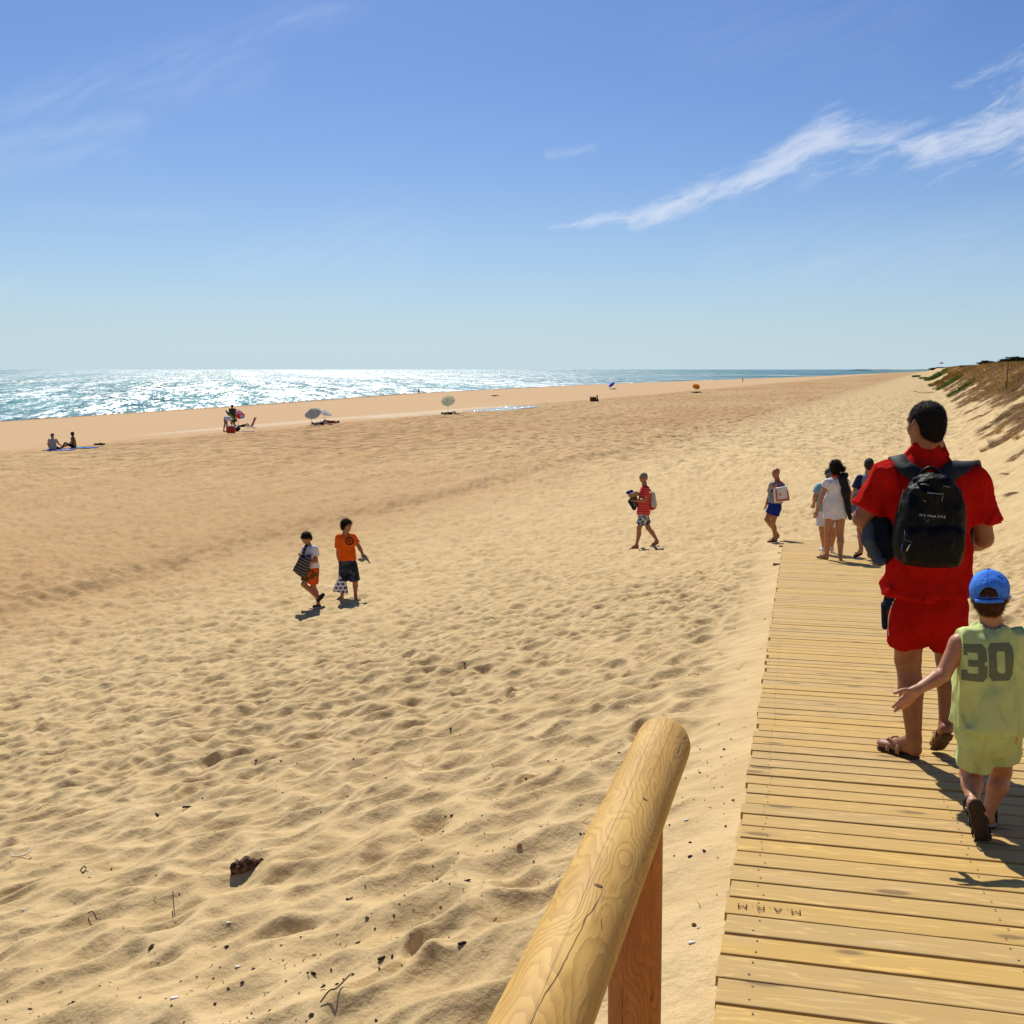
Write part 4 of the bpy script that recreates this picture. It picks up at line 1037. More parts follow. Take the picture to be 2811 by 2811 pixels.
def boy_in_green():
    y0 = 3.97; J_ = lambda px, py, dy=0: W(px, py, y0+dy)
    g = J_(2715, 2265); g[2] = deck_z(g[0], g[1])
    root = empty('person', g, 'small boy in blue cap and pale green sleeveless top numbered 30', 'person')
    s = .66
    J = dict(head=J_(2717, 1640, .02), neck=J_(2722, 1722, .02), shL=J_(2632, 1768), shR=J_(2806, 1764), elL=J_(2590, 1850, -.02), wrL=J_(2515, 1896, -.08), elR=J_(2836, 1850, .0), wrR=J_(2822, 1905, .10),
             chest=J_(2716, 1800), pelvis=J_(2712, 1995), hipL=J_(2684, 2028), hipR=J_(2744, 2022), knL=J_(2664, 2128, .05), knR=J_(2748, 2118, .10), anL=J_(2670, 2196, -.09), anR=J_(2717, 2212, .07))
    dg = lambda p, e=.018: np.array([p[0], p[1], deck_z(p[0], p[1])+e])
    J['heR'] = dg(J_(2715, 2250, .05)); J['toR'] = J['heR']+np.array([.03, .125, -.012]); J['anR'] = J['heR']+np.array([.002, .012, .052])
    J['heL'] = J_(2676, 2212, -.14); J['toL'] = dg(J_(2697, 2305, -.10), .012); d = _n(J['toL']-J['heL']); J['upL'] = _n(np.array([0, 1, .1])-d*np.dot([0, 1, .1], d))
    hand = []
    H = lambda x, y, dy=0: J_(2440+x/10.73, 1830+y/10.73, -.08+dy)
    hand += [cap(H(800, 700), H(600, 900), .019, .024, (0, 1, 0), .65, k=.01), cap(H(640, 800), H(520, 1010), .022, .020, (0, 1, 0), .55, k=.012)]
    for L in ([(600, 720), (470, 690), (350, 715), (160, 785)], [(470, 900), (370, 960), (260, 1065), (120, 1190)], [(480, 1010), (390, 1090), (310, 1215), (175, 1310)]):
        r = [.0105, .0092, .0082, .0065]
        for i in range(3): hand.append(cap(H(*L[i], -.004*i), H(*L[i+1], -.004*(i+1)), r[i], r[i+1], k=.005))
    for L in ([(540, 1060), (470, 1150), (400, 1240)], [(620, 1030), (570, 1110), (500, 1180)]):
        for i in range(2): hand.append(cap(H(*L[i], .016*(i+1)), H(*L[i+1], .016*(i+2)), .0082-.0006*i, .0074-.0008*i, k=.005))
    F_ = Fig(root, J, (.40, .87, -.28), (.05, 1), s, .0062, w=1.12, dep=.68, aw=1.10, lw=1.12, hs=.80, nw=1.05, roll=.10)
    F_.body(SK_L(), (hand, 'def'))
    br = hairmat('hair_brown', (.085, .035, .014))
    ho = hair_obj(root, J['head'], F_.face, .80, br, .0055, (-.072, .55), inflate=.005, noise=.003, roll=.10); strands(ho, 8000, .014, .0006, 3)
    # cap
    r, f, u = F_.R; C = J['head']; hs = .80; L = lambda a, b, c: C+hs*(r*a+f*b+u*c); R = F_.R
    blue = NT('cap_blue'); o = blue.obj(); n_ = blue.noise(o, 30, 4, .6, .8)
    dv = blue.n('ShaderNodeVectorMath', {0: o, 1: tuple(float(v) for v in (C-np.array(root.location)))}, operation='SUBTRACT').outputs[0]
    da = blue.n('ShaderNodeVectorMath', {0: dv, 1: tuple(map(float, r))}, operation='DOT_PRODUCT').outputs['Value']; db = blue.n('ShaderNodeVectorMath', {0: dv, 1: tuple(map(float, f))}, operation='DOT_PRODUCT').outputs['Value']
    an = blue.math('FRACT', blue.math('MULTIPLY', blue.math('ADD', blue.math('ARCTAN2', db, da), 3.1416), 6/6.2832)); seam = blue.mr(blue.math('ABSOLUTE', blue.math('SUBTRACT', an, .5)), .0, .035)
    blue = blue.out(blue.mix(blue.math('MULTIPLY', blue.math('SUBTRACT', 1.0, seam), .45), blue.mix(blue.mr(n_, .3, .7), (.045, .18, .72), (.07, .27, .85)), (.02, .09, .42)), .8, blue.bump(blue.math('ADD', n_, blue.math('MULTIPLY', seam, .35)), .010, .7), .15)
    bc = L(0, -.095, .012)
    def post(G, D):
        q = (G-C)/hs; a = q@f; b = q@u; c = q@r
        inner = np.sqrt((c/.084)**2+((a+.014)/.104)**2+((b-.034)/.094)**2)-1
        D = D+.0025*n3(G*32, 3)+.0012*n3(G*90, 4)
        D = np.maximum(D, -inner*.08*hs)
        D = np.maximum(D, (.000+.22*a-b)*hs-.006)
        hole = np.sqrt((c/.040)**2+((b-.001)/.038)**2)-1; hole = np.maximum(hole*.035, (a+.03)); hole = np.maximum(hole, -(b+.004+.0*a)) 
        return np.maximum(D, -hole*hs)
    capo = sobj('cap', [ell(L(0, -.014, .036), R, np.array([.094, .114, .104])*hs)], .0048, blue, root, .01, post)
    pts = [L(.090*math.cos(t), -.014+.110*math.sin(t), .012+.22*(.11*math.sin(t))*1.0-.018) for t in np.linspace(-math.pi*.5-.8, -math.pi*.5+.8, 15)]
    V, Fc = ribbon(pts, [_n((p-C)-u*np.dot(p-C, u)) for p in pts], .014, .004); mk('cap_strap', V, Fc, blue, capo)
    sobj('brim', [cap(L(0, .075, .012), L(0, .140, -.004), .102*hs, .092*hs, u-f*.12, .10, k=.002)], .0042, blue, capo, .004)
    V, Fc = tube([L(0, -.014, .138), L(0, -.014, .144)], [.011*hs, .007*hs], 10); mk('cap_button', V, Fc, blue, capo)
    # tank top
    gr = cloth('lime_jersey', (.54, .63, .25), fold=1.6)
    def tp(G, D):
        for q in 'LR':
            a = J['sh'+q]; o = .006 if q == 'L' else -.006
            D = np.maximum(D, (abs(1)*((G[..., 0]-(a[0]+(-.004 if q == 'L' else .004)))*(-1 if q == 'L' else 1))))
        return D
    sh = F_.shirt(gr, 0, 'tank_top', hem=J_(2712, 1999)[2], off=.024, loose=.032, fold=.017, neckcut=.082, hemslope=.06, post2=tp, h=.0062)
    # printed number
    oc3 = lambda w, h: [(0, .14*h), (.14*w, 0), (.86*w, 0), (w, .14*h), (w, .86*h), (.86*w, h), (.14*w, h), (0, .86*h)]
    def inp(poly, x, z):
        c = False
        for i in range(len(poly)):
            x1, z1 = poly[i]; x2, z2 = poly[i-1]
            if (z1 > z) != (z2 > z) and x < (x2-x1)*(z-z1)/(z2-z1)+x1: c = not c
        return c
    w_, h_, t_ = .098, .146, .031
    def zero(x, z):
        if not inp(oc3(w_, h_), x, z): return False
        return not inp([(p[0]+t_, p[1]+t_) for p in oc3(w_-2*t_, h_-2*t_)], x, z)
    def three(x, z):
        if not inp(oc3(w_, h_), x, z): return False
        if x < w_-t_ and (t_ < z < h_/2-t_*.45 or h_/2+t_*.45 < z < h_-t_):
            return (x < t_*.95 and (z < t_*1.45 or z > h_-t_*1.45))
        if x < w_*.32 and t_*1.4 < z < h_-t_*1.4: return False
        if x > w_-.010 and abs(z-h_/2) < .008: return False
        return True
    c = .0020; cells = cells_from(three, 0, w_, 0, h_, c)+[[(a+w_+.007, b+.004) for a, b in q] for q in cells_from(zero, 0, w_, 0, h_, c)]
    t = NT('print_dots'); o = t.obj(); X, Y, Z = t.xyz(o)[0], t.xyz(o)[1], t.xyz(o)[2]
    dots = t.math('MULTIPLY', t.math('SINE', t.math('MULTIPLY', t.math('ADD', X, Z), 1250.)), t.math('SINE', t.math('MULTIPLY', t.math('SUBTRACT', X, Z), 1250.)))
    pm = t.out(t.mix(t.mr(dots, -.35, .35), (.055, .07, .055), (.21, .24, .12)), .8)
    decal('number_print', cells, J_(2647, 1880, -.12), (1, 0, .035), (-.03, 0, 1), (0, 1, 0), sh, pm, sh, .0016)
    F_.shorts(gr, frac=(.70, .50), off=.012, flare=.030, fold=.010, h=.0062, kleg=.006)
    # sandals
    t = NT('rubber_tread'); o = t.obj(); w = t.n('ShaderNodeTexWave', {'Vector': o, 'Scale': 38., 'Distortion': 6.0, 'Detail': 2}).outputs[1]
    tread = t.out(t.mix(t.mr(w, .3, .6), (.035, .022, .014), (.10, .066, .038)), .75, t.bump(w, .006), .25)
    blk = simple('sandal_black', (.010, .009, .009), .6); edge = simple('sandal_edge', (.42, .38, .30), .7)
    for q in 'LR':
        up = _n(J.get('up'+q, np.array([0, 0, 1.]))); he, to = J['he'+q], J['to'+q]; d = _n(to-he); sd_ = np.cross(up, d)
        so_ = sobj('sandal', [cap(he-up*.006-d*.004, he*.5+to*.5-up*.006, .031, .028, up, .20, k=.012), cap(he*.5+to*.5-up*.006, to-up*.006, .028, .036, up, .20, k=.012)], .0045, tread, root, .01)
        mk_ = sobj('midsole', [cap(he+up*.001-d*.004, he*.5+to*.5+up*.001, .0305, .0275, up, .10, k=.01), cap(he*.5+to*.5+up*.001, to+up*.001, .0275, .0355, up, .10, k=.01)], .004, edge, so_, .01)
        b = []
        for fr, hh, w_, y_ in ((.0, .040, .022, 0), (.55, .050, .026, 0), (.85, .040, .026, 0)):
            m = he*(1-fr)+to*fr
            if fr == 0:   # heel strap runs round behind
                pts = [m+sd_*.033*math.cos(t2)+d*(.03-.040*math.sin(t2))+up*.044 for t2 in np.linspace(0, math.pi, 13)]
                b.append(ribbon(pts, [_n((p-m-up*.044)) for p in pts], w_, .005))
            else:
                pts = [m+sd_*.036*math.cos(t2)+up*(-.002+hh*math.sin(t2)) for t2 in np.linspace(0, math.pi, 13)]; b.append(ribbon(pts, [_n(p-m) for p in pts], w_, .005))
        for k in (-1, 1): b.append(ribbon([he+d*.035+sd_*k*.034-up*.002, he+d*.030+sd_*k*.034+up*.046], [sd_*k]*2, .020, .005))
        V, Fc = join(b); mk('strap', V, Fc, blk, so_)
    # white bag in the other hand
    wb = empty('plastic_bag', J_(2830, 1880, .10), 'small white plastic bag in the right hand of the boy in green', 'bag')
    sobj('bag_body', [cap(J_(2822, 1838, .10), J_(2828, 1868, .10), .016, .040, (0, 1, 0), .7)], .006, simple('white_plastic', (.75, .76, .80), .35, bump=.01, bs=40), wb, .01, lambda G, D: D+.003*n3(G*40, 3))
    V, Fc = tube([J_(2822, 1905, .10), J_(2821, 1885, .10), J_(2822, 1840, .10)], .004, 6); mk('bag_handle', V, Fc, simple('white_plastic', (0, 0, 0)), wb)

# ------------------------------------------------------------------ the walkers further off
def G_(p, e=0.0): return np.array([p[0], p[1], gz(p[0], p[1])+e])
def pattern(name, kind, c1, c2, sc=1.0):
    if name in _mc: return _mc[name]
    t = NT(name); o = t.obj(); X, Y, Z = t.xyz(o)[0], t.xyz(o)[1], t.xyz(o)[2]
    if kind == 'stripe':
        f = t.math('FRACT', t.math('ADD', t.math('MULTIPLY', Z, sc), t.math('MULTIPLY', t.noise(o, 5, 2), .5))); c = t.mix(t.mr(f, .74, .80), c1, c2)
    elif kind == 'check':
        k = t.n('ShaderNodeTexChecker', {'Vector': o, 'Scale': sc}).outputs[1]; c = t.mix(k, c1, c2)
    elif kind == 'blot':
        c = t.mix(t.mr(t.noise(o, sc, 3, .6, 1.0), .49, .53), c1, c2)
    elif kind == 'dash':
        k = t.n('ShaderNodeTexBrick', {'Vector': t.n('ShaderNodeCombineXYZ', {0: X, 1: Z}).outputs[0], 'Scale': sc, 'Color1': (*c2, 1), 'Color2': (*c2, 1), 'Mortar': (*c1, 1), 'Mortar Size': .13, 'Brick Width': .6, 'Row Height': .55}).outputs[0]; c = k
    elif kind == 'bands':
        f = t.math('FRACT', t.math('MULTIPLY', t.math('ADD', t.math('MULTIPLY', X, .5), Z), sc)); c = t.mix(t.mr(f, .4, .6), c1, c2)
    _mc[name] = t.out(c, .85, t.bump(t.noise(o, 14, 3, .5), .02, .5), .1); return _mc[name]

def woman_white():
    y0 = 17.2; J_ = lambda px, py, dy=0: W(px, py, y0+dy); g = J_(2310, 1537)
    g[2] = deck_z(g[0], g[1])
    root = empty('person', g, 'woman in short white dress seen from behind with yellow-green flip-flops and dark hair', 'person')
    J = dict(head=J_(2294, 1283), neck=J_(2295, 1311), shL=J_(2270, 1325), shR=J_(2322, 1324), elL=J_(2253, 1370, -.03), wrL=J_(2243, 1404, -.03), elR=J_(2333, 1352, .03), wrR=J_(2338, 1372, .1),
             chest=J_(2296, 1338), pelvis=J_(2292, 1398), hipL=J_(2280, 1408), hipR=J_(2307, 1408), knL=J_(2272, 1467, .02), knR=J_(2306, 1465, -.02), anL=J_(2267, 1515, .1), anR=J_(2307, 1522, -.1))
    dg = lambda p, e=.02: np.array([p[0], p[1], deck_z(p[0], p[1])+e])
    J['heL'] = dg(J['anL']+np.array([.02, -.02, 0])); J['toL'] = J['heL']+np.array([-.12, .12, -.0]); J['heR'] = dg(J['anR']+np.array([0, -.03, 0])); J['toR'] = J['heR']+np.array([.03, .17, 0])
    J['anL'] = J['heL']+np.array([0, .03, .07]); J['anR'] = J['heR']+np.array([0, .03, .07])
    F_ = Fig(root, J, (.1, 1, -.1), (0, 1), .95, .012, w=.95, dep=.62, aw=.95, lw=1.12, hs=.96)
    F_.body(SK_M())
    strands(hair_obj(root, J['head'], F_.face, .96, hairmat('hair_dkbrown', (.022, .011, .006)), .010, (-.10, .75), inflate=.014, noise=.014, prims=[cap(J_(2294, 1285, -.09), J_(2312, 1287, -.08), .055, .045)]), 3500, .05, .0022)
    wh = cloth('white_linen', (.74, .73, .78), fold=1.3)
    low = lambda G, D: D
    def skirt(name='dress'):
        P = F_.torso(.014, .02); pe = J['pelvis']; P.append(cap(pe+np.array([0, 0, .1]), pe-np.array([0, 0, .20]), .172, .205, (0, 1, 0), .70, k=.05))
        for q in 'LR': a, b = J['sh'+q], J['el'+q]; e = a+(b-a)*.30; P.append(cap(a, e, .062, .070, cut=(e, b-a), k=.03))
        hz = J_(2292, 1423)[2]
        def post(G, D):
            D = D+.009*(n3(G*np.array([8, 8, 5.])+3, 3)+.5*n3(G*np.array([20, 20, 9.]), 7)); D = np.maximum(D, np.where(np.abs(G[..., 0]-pe[0]) < .26, hz+.012*np.sin(G[..., 0]*28)-G[..., 2], -1))
            t = J['neck']+np.array([0, 0, .03]); return np.maximum(D, .085-np.sqrt(((G-t)**2).sum(-1)))
        return sobj(name, P, .011, wh, root, .03, post)
    skirt()
    sobj('neck_scarf', [cap(J_(2287, 1304, -.02), J_(2299, 1305, -.06), .03, .03)], .010, simple('red_scarf', (.35, .012, .01)), root)
    F_.flipflops(simple('lime_foam', (.34, .36, .05), .7), simple('lime_foam', (0, 0, 0)))
    b = empty('shoulder_bag', J_(2330, 1420, -.1), 'long narrow black bag slung over the right shoulder of the woman in white', 'bag')
    blk = simple('black_canvas', (.010, .011, .014), .8, bump=.01, bs=60)
    sobj('bag_body', [cap(J_(2314, 1314, -.13), J_(2322, 1350, -.15), .075, .07, (0, 1, 0), .8), cap(J_(2322, 1350, -.15), J_(2334, 1422, -.10), .07, .035, (0, 1, 0), .8), cap(J_(2308, 1306, -.08), J_(2322, 1304, -.06), .045, .045)], .012, blk, b, .03, lambda G, D: D+.008*n3(G*18, 4))
    V, Fc = tube(spline([J_(2312, 1312, -.1), J_(2314, 1300, .0), J_(2316, 1318, .12)], 5), .014, 6); mk('bag_strap', V, Fc, blk, b)

def man_raglan():
    y0 = 17.7; J_ = lambda px, py, dy=0: W(px, py, y0+dy); g = J_(2375, 1530); g[2] = deck_z(g[0], g[1])
    root = empty('person', g, 'man in grey T-shirt with navy sleeves, partly hidden by the man in red', 'person')
    J = dict(head=J_(2385, 1276), neck=J_(2385, 1300), shL=J_(2358, 1317), shR=J_(2412, 1317), elL=J_(2346, 1350, -.02), wrL=J_(2339, 1374, .08), elR=J_(2426, 1356, .0), wrR=J_(2428, 1388, .1),
             chest=J_(2385, 1332), pelvis=J_(2380, 1392), hipL=J_(2368, 1402), hipR=J_(2394, 1402), knL=J_(2361, 1455, .0), knR=J_(2392, 1458, .05), anL=J_(2364, 1508, -.12), anR=J_(2391, 1519, .1))
    dg = lambda p, e=.02: np.array([p[0], p[1], deck_z(p[0], p[1])+e])
    J['heL'] = J_(2364, 1520, -.16); J['toL'] = J['heL']+np.array([-.06, .13, -.07]); J['upL'] = _n([0, .5, .85]); J['heR'] = dg(J['anR']); J['toR'] = J['heR']+np.array([.02, .19, 0]); J['anR'] = J['heR']+np.array([0, .03, .08])
    F_ = Fig(root, J, (0, 1, -.1), (0, 1), 1.0, .013, w=1.02, dep=.62, hs=1.0)
    F_.body(SK_M()); hair_obj(root, J['head'], F_.face, 1.0, hairmat('hair_crop', (.03, .018, .012)), .010, (-.05, .7), inflate=.003, noise=.002)
    sh = F_.shirt(cloth('grey_marl', (.22, .24, .28), fold=1.2), 0, hem=J_(2380, 1398)[2])
    nv = cloth('navy_cotton', (.024, .03, .07))
    for q in 'LR':
        a, b = J['sh'+q], J['el'+q]; e = a+(b-a)*.72
        o = sobj('sleeve', [cap(a*.9+J['neck']*.1+np.array([0, 0, .006]), e, .074, .082, cut=(e, b-a))], .012, nv, sh); o.location = (0, 0, 0)
    F_.shorts(pattern('grey_check', 'check', (.10, .13, .19), (.13, .16, .22), 18.), frac=.78, off=.028, flare=.03)
    F_.flipflops(simple('dark_foam', (.022, .014, .012), .8), simple('dark_foam', (0, 0, 0)))
    # towel roll at his hip, showing left of the red shirt
    t = empty('towel', J_(2352, 1400, -.3), 'blue-grey rolled towel hanging beside the man in grey T-shirt', 'towel')
    sobj('towel_cloth', [cap(J_(2357, 1368, -.3), J_(2350, 1398, -.3), .11, .10, (0, 1, 0), .6), cap(J_(2366, 1357, -.3), J_(2376, 1385, -.3), .10, .14, (0, 1, 0), .6)], .012, cloth('towel_blue', (.13, .15, .20), fold=2), t, .03, lambda G, D: D+.008*n3(G*np.array([10, 10, 5.]), 3))

def elder_blue():
    y0 = 18.6; J_ = lambda px, py, dy=0: W(px, py, y0+dy); g = J_(2272, 1500); g[2] = deck_z(g[0], g[1])
    root = empty('person', g, 'person in pale blue top, white shorts and dark cap ahead of the woman', 'person')
    J = dict(head=J_(2278, 1305), neck=J_(2275, 1324), shL=J_(2248, 1338), shR=J_(2298, 1338), elL=J_(2237, 1364, -.02), wrL=J_(2234, 1384, .08), elR=J_(2308, 1370, .0), wrR=J_(2306, 1392, .1),
             chest=J_(2272, 1352), pelvis=J_(2270, 1398), hipL=J_(2258, 1408), hipR=J_(2284, 1408), knL=J_(2256, 1452, .0), knR=J_(2290, 1452, .05), anL=J_(2263, 1500, .1), anR=J_(2284, 1494, .2))
    dg = lambda p, e=.03: np.array([p[0], p[1], deck_z(p[0], p[1])+e])
    for q, dx in (('L', -.02), ('R', .03)): J['he'+q] = dg(J['an'+q]); J['to'+q] = J['he'+q]+np.array([dx, .18, 0]); J['an'+q] = J['he'+q]+np.array([0, .03, .07])
    F_ = Fig(root, J, (-.2, 1, -.1), (0, 1), .94, .014, w=1.0, hs=.96)
    F_.body(SK_M()); hair_obj(root, J['head'], F_.face, .96, hairmat('hair_grey', (.16, .15, .14)), .012, (-.05, .7))
    r, f, u = F_.R
    cp = sobj('cap', [ell(J['head']+u*.05, F_.R, (.092, .108, .085))], .011, cloth('cap_slate', (.045, .055, .075)), root, .01, lambda G, D: np.maximum(D, ((J['head']+u*.03-G)@u)))
    sobj('brim', [cap(J['head']+f*.08+u*.03, J['head']+f*.15+u*.02, .07, .06, u, .14)], .009, cloth('cap_slate', (0, 0, 0)), cp)
    F_.shirt(cloth('pale_blue', (.22, .37, .44), fold=1.2), .62, hem=J_(2270, 1402)[2], sw=(.078, .088), loose=.03)
    F_.shorts(cloth('white_cotton', (.68, .68, .72)), frac=.82, off=.022, flare=.03)
    for q in 'LR': sobj('shoe', [cap(J['he'+q]+np.array([0, 0, .03]), J['to'+q]+np.array([0, 0, .015]), .042, .042, (0, 0, 1), .8), cap(J['he'+q]+np.array([0, .02, .03]), J['he'+q]+np.array([0, .02, .07]), .042, .042)], .010, cloth('white_canvas', (.66, .66, .68)), root)

def walker_left(px, py, pts, label, H, spec):
    g = ground_pt(px, py); y0 = g[1]; return g, y0

def man_tote():
    g = ground_pt(2126, 1490); y0 = g[1]; J_ = lambda px, py, dy=0: W(px, py, y0+dy); print('tote y', y0)
    root = empty('person', G_(g), 'bald man in grey polo and blue shorts at the far boardwalk end', 'person')
    J = dict(head=J_(2130, 1299), neck=J_(2134, 1322), shL=J_(2120, 1333, -.10), shR=J_(2146, 1333, -.05), elL=J_(2112, 1362, .12), wrL=J_(2103, 1387, .0), elR=J_(2151, 1352, -.22), wrR=J_(2130, 1341, -.30),
             chest=J_(2133, 1345), pelvis=J_(2127, 1390), hipL=J_(2120, 1395, .1), hipR=J_(2131, 1395, -.1), knL=J_(2105, 1427, .10), knR=J_(2121, 1436, -.1), anL=J_(2134, 1470, .14), anR=J_(2128, 1483, -.08))
    for q, dx in (('L', -.15), ('R', -.15)):
        J['he'+q] = G_(J['an'+q]+np.array([.02, 0, 0]), .025); J['to'+q] = G_(J['he'+q]+np.array([-.17, -.03, 0]), .02); J['an'+q] = J['he'+q]+np.array([-.02, 0, .07])
    J['heL'][2] += .08; J['anL'][2] += .07
    F_ = Fig(root, J, (-.75, -.55, -.05), (-.9, -.45), 1.0, .014, w=1.02, dep=.7, hs=.98)
    F_.body(SK_T()); F_.eyes(EYE())
    F_.shirt(cloth('grey_polo', (.25, .27, .29)), .62, hem=J_(2127, 1380)[2], collar=0, loose=.02)
    sobj('collar', [cap(J_(2128, 1326, -.06), J_(2141, 1324, -.02), .035, .035), cap(J_(2130, 1330, -.12), J_(2118, 1350, -.14), .022, .02)], .012, cloth('navy_trim', (.018, .022, .04)), root)
    F_.shorts(cloth('royal_blue', (.015, .032, .22)), frac=.52, off=.012, flare=.02)
    F_.flipflops(simple('dark_foam', (0, 0, 0)), simple('dark_foam', (0, 0, 0)))
    b = empty('beach_bag', J_(2145, 1378, -.35), 'white beach bag with orange edging on the shoulder of the bald man', 'bag')
    P = [J_(2123, 1340, -.33), J_(2160, 1334, -.33), J_(2168, 1374, -.33), J_(2126, 1380, -.33)]; O = J_(2145, 1358, -.33)
    pl = [(p[0]-O[0], p[2]-O[2]) for p in P]
    bb = sobj('bag_body', [extr(O, np.eye(3), pl, .05, .02)], .012, simple('bag_white', (.66, .64, .66), .5), b, .01, lambda G, D: D+.004*n3(G*16, 4))
    org = simple('bag_orange', (.62, .07, .015), .6)
    for L in ([(2133, 1376), (2130, 1343)], [(2131, 1375), (2166, 1371)], [(2162, 1348), (2166, 1371)]):
        V, Fc = tube([J_(a, b_, -.39) for a, b_ in L], .016, 6); mk('edging', V, Fc, org, bb)
    sobj('logo', [cap(J_(2142, 1357, -.385), J_(2142, 1361, -.385), .022, .014, (0, 1, 0), .4)], .006, org, bb)
    V, Fc = tube(spline([J_(2130, 1344, -.33), J_(2133, 1326, -.2), J_(2143, 1322, -.1), J_(2154, 1338, -.25)], 5), .016, 6); mk('bag_handle', V, Fc, org, b)

def man_striped():
    g = ground_pt(1765, 1505); y0 = g[1]; J_ = lambda px, py, dy=0: W(px, py, y0+dy); print('striped y', y0)
    root = empty('person', G_(g), 'man in red striped shirt, sunglasses and patterned shorts striding left across the sand', 'person')
    J = dict(head=J_(1766, 1311), neck=J_(1769, 1331), shL=J_(1766, 1343, .14), shR=J_(1775, 1343, -.16), elL=J_(1757, 1374, .18), wrL=J_(1741, 1372, .08), elR=J_(1771, 1373, -.20), wrR=J_(1743, 1374, -.16),
             chest=J_(1769, 1358), pelvis=J_(1766, 1407), hipL=J_(1765, 1412, .09), hipR=J_(1768, 1412, -.09), knL=J_(1781, 1452, .06), knR=J_(1754, 1452, -.08), anL=J_(1803, 1488, .06), anR=J_(1748, 1497, -.06))
    for q in 'LR': J['he'+q] = G_(J['an'+q]+np.array([.02, 0, 0]), .025); J['to'+q] = G_(J['he'+q]+np.array([-.17, -.02, 0]), .02); J['an'+q] = J['he'+q]+np.array([-.02, 0, .08])
    J['heL'][2] += .05; J['anL'][2] += .05
    F_ = Fig(root, J, (-.93, -.35, -.05), (-1, -.25), 1.0, .014, w=.98, dep=.74, hs=.98)
    F_.body(SK_T()); hair_obj(root, J['head'], F_.face, .98, hairmat('hair_grey', (.16, .15, .14)), .011, (-.0, .8), inflate=.003)
    r, f, u = F_.R; L = F_.L
    sobj('sunglasses', [cap(L(-.045, .086, .015), L(.045, .086, .015), .013), cap(L(.06, .07, .018), L(.078, .0, .012), .006), cap(L(-.06, .07, .018), L(-.078, .0, .012), .006)], .006, simple('lens_black', (.008, .008, .009), .15), root, .004)
    F_.shirt(pattern('red_stripes', 'stripe', (.56, .02, .02), (.50, .22, .17), 17.), .62, hem=J_(1766, 1411)[2], collar=.0, loose=.02)
    F_.shorts(pattern('floral_navy', 'blot', (.02, .025, .06), (.5, .5, .52), 14.), frac=.72, off=.02, flare=.02)
    F_.flipflops(simple('dark_foam', (0, 0, 0)), simple('dark_foam', (0, 0, 0)))
    b = empty('rolled_towels', J_(1736, 1403), 'bundle of blue, tan and olive towels carried in front by the man in stripes', 'towels')
    for nm, P, m in (('blue_towel', [cap(J_(1724, 1352), J_(1734, 1350), .045, .05)], cloth('t_blue', (.04, .05, .25))), ('tan_towel', [cap(J_(1732, 1360, -.05), J_(1748, 1355, -.1), .06, .06)], cloth('t_tan', (.35, .2, .12))),
                     ('olive_towel', [cap(J_(1738, 1358, .02), J_(1744, 1386, .02), .075, .08)], cloth('t_olive', (.10, .09, .05))), ('navy_towel', [cap(J_(1729, 1375), J_(1741, 1396), .05, .05)], cloth('t_navy', (.02, .025, .05)))):
        sobj(nm, P, .013, m, b, .02, lambda G, D: D+.008*n3(G*18, 4))
    k = empty('backpack', J_(1793, 1398), 'small white and red backpack on the back of the man in stripes', 'backpack')
    sobj('pack_body', [cap(J_(1791, 1356), J_(1794, 1386), .065, .085, (0, 1, 0), 1.4)], .012, cloth('pack_white', (.5, .44, .42)), k, .02, lambda G, D: D+.006*n3(G*15, 4))
    sobj('pack_base', [cap(J_(1790, 1394), J_(1796, 1391), .06, .055, (0, 1, 0), 1.4)], .012, cloth('pack_red', (.5, .03, .03)), k)
    V, Fc = ribbon(spline([J_(1788, 1350, -.14), J_(1774, 1334, -.15), J_(1764, 1348, -.17), J_(1768, 1372, -.17), J_(1784, 1388, -.12)], 5), [(0, -1, .1)]*21, .035, .008); mk('shoulder_strap', V, Fc, cloth('pack_red', (0, 0, 0)), k)

